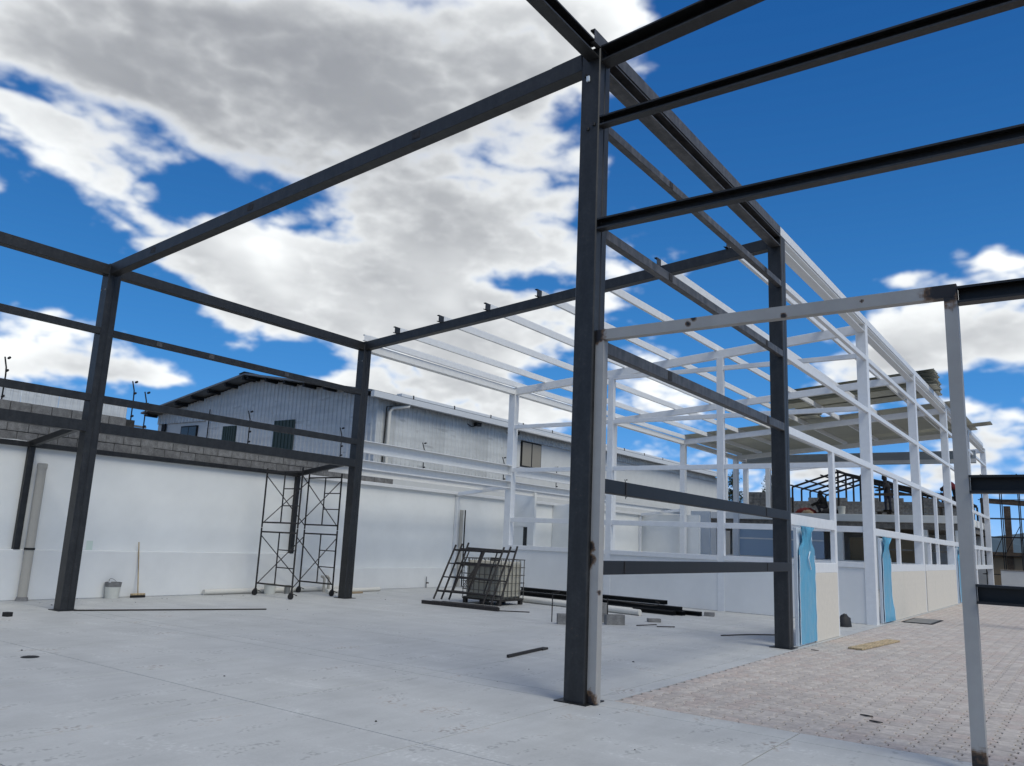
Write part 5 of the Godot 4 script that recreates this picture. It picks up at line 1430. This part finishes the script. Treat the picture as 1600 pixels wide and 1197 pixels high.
	part(dp, "foot_mortar", MB.new().lathe([Vector2(0.12, 0.0), Vector2(0.1, 0.07), Vector2(0.085, 0.08)], Vector3.ZERO, 18).mesh(), M.block[3])
	var dp2 := thing("drain_pipe", "slim plastic drain pipe with a dark rod beside the white lean-to post", "pipe", Vector3(-12.86, 0, -13.75))
	part(dp2, "pipe", MB.new().pipe([Vector3(0, 0.0, 0), Vector3(0, 2.49, 0)], 0.062, 16).mesh(), M.pvc_dirty)
	part(dp2, "rod", MB.new().pipe([Vector3(0.02, 0.0, -0.16), Vector3(0.02, 2.5, -0.16)], 0.022, 6).mesh(), M.rubber)
	var dp3 := thing("drain_pipe", "slim plastic drain pipe in the farther white room", "pipe", Vector3(-12.86, 0, -23.4))
	part(dp3, "pipe", MB.new().pipe([Vector3(0, 0.0, 0), Vector3(0, 2.3, 0)], 0.062, 16).mesh(), M.pvc_dirty)
	part(dp3, "rod", MB.new().pipe([Vector3(0.02, 0.0, -0.35), Vector3(0.02, 2.3, -0.35)], 0.03, 6).mesh(), M.rubber)
	var tap := thing("standpipe", "short thin water pipe with a tap at the foot of the left wall", "tap", Vector3(-12.925, 0, -1.0))
	part(tap, "riser", MB.new().pipe([Vector3(0, 0, 0), Vector3(0, 0.34, 0)], 0.012, 6).mesh(), M.galv)
	part(tap, "valve", MB.new().pipe([Vector3(0, 0.15, 0), Vector3(0.09, 0.15, -0.03)], 0.02, 6).mesh(), M.rubber)
	var tap2 := thing("standpipe", "short thin water pipe with a tap right of the second left column", "tap", Vector3(-12.88, 0, -12.2))
	part(tap2, "riser", MB.new().pipe([Vector3(0, 0, 0), Vector3(0, 0.34, 0)], 0.012, 6).mesh(), M.galv)
	part(tap2, "valve", MB.new().pipe([Vector3(0, 0.15, 0), Vector3(0.07, 0.15, -0.03)], 0.022, 6).mesh(), M.rubber)
	for k in 2:
		var cp := part(self, "capped_pipe", MB.new().pipe([Vector3(-12.6, 0, -7.75 - 0.16 * k), Vector3(-12.6, 0.34 + 0.02 * k, -7.75 - 0.16 * k), Vector3(-12.6, 0.40, -7.7 - 0.16 * k), Vector3(-12.6, 0.41, -7.64 - 0.16 * k)], 0.035, 10).mesh(), M.pvc_dirty)
		tag(cp, ["bent grey pipe end rising by the scaffold castor, left one", "bent grey pipe end rising by the scaffold castor, right one"][k], "pipe", "pipe ends by the scaffold")
	# bucket and broom
	var bk := thing("bucket", "cement smeared white bucket standing against the left wall", "bucket", Vector3(-12.80, 0, -2.05))
	part(bk, "pail", MB.new().lathe([Vector2(0.0, 0.0), Vector2(0.135, 0.0), Vector2(0.155, 0.24)], Vector3.ZERO, 20).mesh(), M.plastic_white)
	part(bk, "cement_band", MB.new().lathe([Vector2(0.156, 0.24), Vector2(0.168, 0.335), Vector2(0.155, 0.335), Vector2(0.13, 0.06), Vector2(0, 0.05)], Vector3.ZERO, 20).mesh(), M.block[3])
	var arc := []
	for k in 9:
		arc.append(Vector3(cos(PI * k / 8.0) * 0.165, 0.31 + sin(PI * k / 8.0) * 0.1, 0.05 * sin(PI * k / 8.0)))
	part(bk, "handle", MB.new().pipe(arc, 0.005, 5).mesh(), M.galv)
	var br := thing("broom", "broom with a long wooden handle leaning on the left wall", "broom", Vector3(-12.78, 0, -2.62))
	part(br, "handle", MB.new().pipe([Vector3(0, 0.06, 0), Vector3(-0.19, 1.18, 0.02)], 0.013, 8).mesh(), M.wood)
	part(br, "head", MB.new().box(Vector3(-0.03, 0.05, -0.16), Vector3(0.03, 0.09, 0.16), 0.008).mesh(), M.wood)
	part(br, "bristles", MB.new().box(Vector3(-0.035, 0.0, -0.165), Vector3(0.035, 0.049, 0.165), 0.01).mesh(), M.rubber)
	var pot := thing("bucket", "small white bucket under the scaffold tower", "bucket", Vector3(-12.55, 0, -5.95))
	part(pot, "pail", MB.new().lathe([Vector2(0.0, 0.0), Vector2(0.13, 0.0), Vector2(0.15, 0.26), Vector2(0.138, 0.26), Vector2(0.12, 0.05), Vector2(0, 0.04)], Vector3.ZERO, 18).mesh(), M.plastic_white)
	part(pot, "rim", MB.new().lathe([Vector2(0.15, 0.22), Vector2(0.16, 0.22), Vector2(0.16, 0.25), Vector2(0.15, 0.25)], Vector3.ZERO, 18).mesh(), M.plastic_white)
	var can := thing("paint_can", "small dark can beside the white bucket under the scaffold", "can", Vector3(-12.5, 0, -6.45))
	part(can, "body", MB.new().lathe([Vector2(0.0, 0.0), Vector2(0.075, 0.0), Vector2(0.075, 0.2), Vector2(0.068, 0.2), Vector2(0.068, 0.03), Vector2(0, 0.03)], Vector3.ZERO, 16).mesh(), M.galv)
	part(can, "rim", MB.new().lathe([Vector2(0.075, 0.19), Vector2(0.08, 0.19), Vector2(0.08, 0.205), Vector2(0.07, 0.205)], Vector3.ZERO, 16).mesh(), M.rubber)
	# yard
	var plank := part(self, "plank", MB.new().box(Vector3(-0.12, 0.0, -1.1), Vector3(0.12, 0.03, 1.1), 0.004).mesh(), M.wood, "", Transform3D(Basis(Vector3.UP, -0.09), Vector3(0.90, 0.003, -8.92)))
	tag(plank, "pale wooden plank lying on the pavers", "plank")
	var nz := FastNoiseLite.new(); nz.seed = 5; nz.frequency = 1.8
	var lm := MB.new()
	lump(lm, Vector3.ZERO, Vector3(0.15, 0.27, 0.2), nz, 14)
	var bag := part(self, "sack", lm.mesh(), M.tarp, "", Transform3D(Basis(), Vector3(-0.45, 0, -12.4)))
	tag(bag, "dark crumpled sack at the door opening of the white frame", "sack")
	var gr := thing("drain_grate", "flat metal drain cover in the pavers beside the beige panels", "drain cover", Vector3(0.55, 0, -16.2))
	part(gr, "frame", MB.new().box(Vector3(-0.35, 0.002, -0.9), Vector3(0.35, 0.012, 0.9)).mesh(), M.rubber)
	part(gr, "cover", MB.new().box(Vector3(-0.29, 0.013, -0.84), Vector3(0.29, 0.02, 0.84)).mesh(), M.galv)
	var lw := ["dry leaf on the pavers, the upper of two", "dry leaf on the pavers, the lower of two", "dark scrap on the pavers by the first blue plastic"]
	for k in 3:
		var q: Vector3 = [Vector3(2.28, 0.006, -1.75), Vector3(2.42, 0.006, -1.5), Vector3(0.35, 0.006, -7.0)][k]
		var lf := part(self, "dry_leaf", MB.new().ext(PackedVector2Array([Vector2(-0.01, -0.06), Vector2(0.012, -0.055), Vector2(0.02, 0.0), Vector2(0.008, 0.065), Vector2(-0.018, 0.012)]), q, q + Vector3(0, 0.008, 0), Vector3(1, 0, 0.2)).mesh(), M.interior)
		tag(lf, lw[k], "leaf", "scraps on the pavers")

func _ready() -> void:
	rng.seed = 4
	camera_and_light()
	make_materials()
	build_ground()
	build_boundary()
	build_warehouse()
	build_dark_frame()
	build_door_frame()
	build_white_frame()
	build_rooms()
	build_roofing()
	build_back_building()
	build_far_right()
	build_trees()
	build_people()
	build_scaffold()
	build_tote()
	build_clutter()
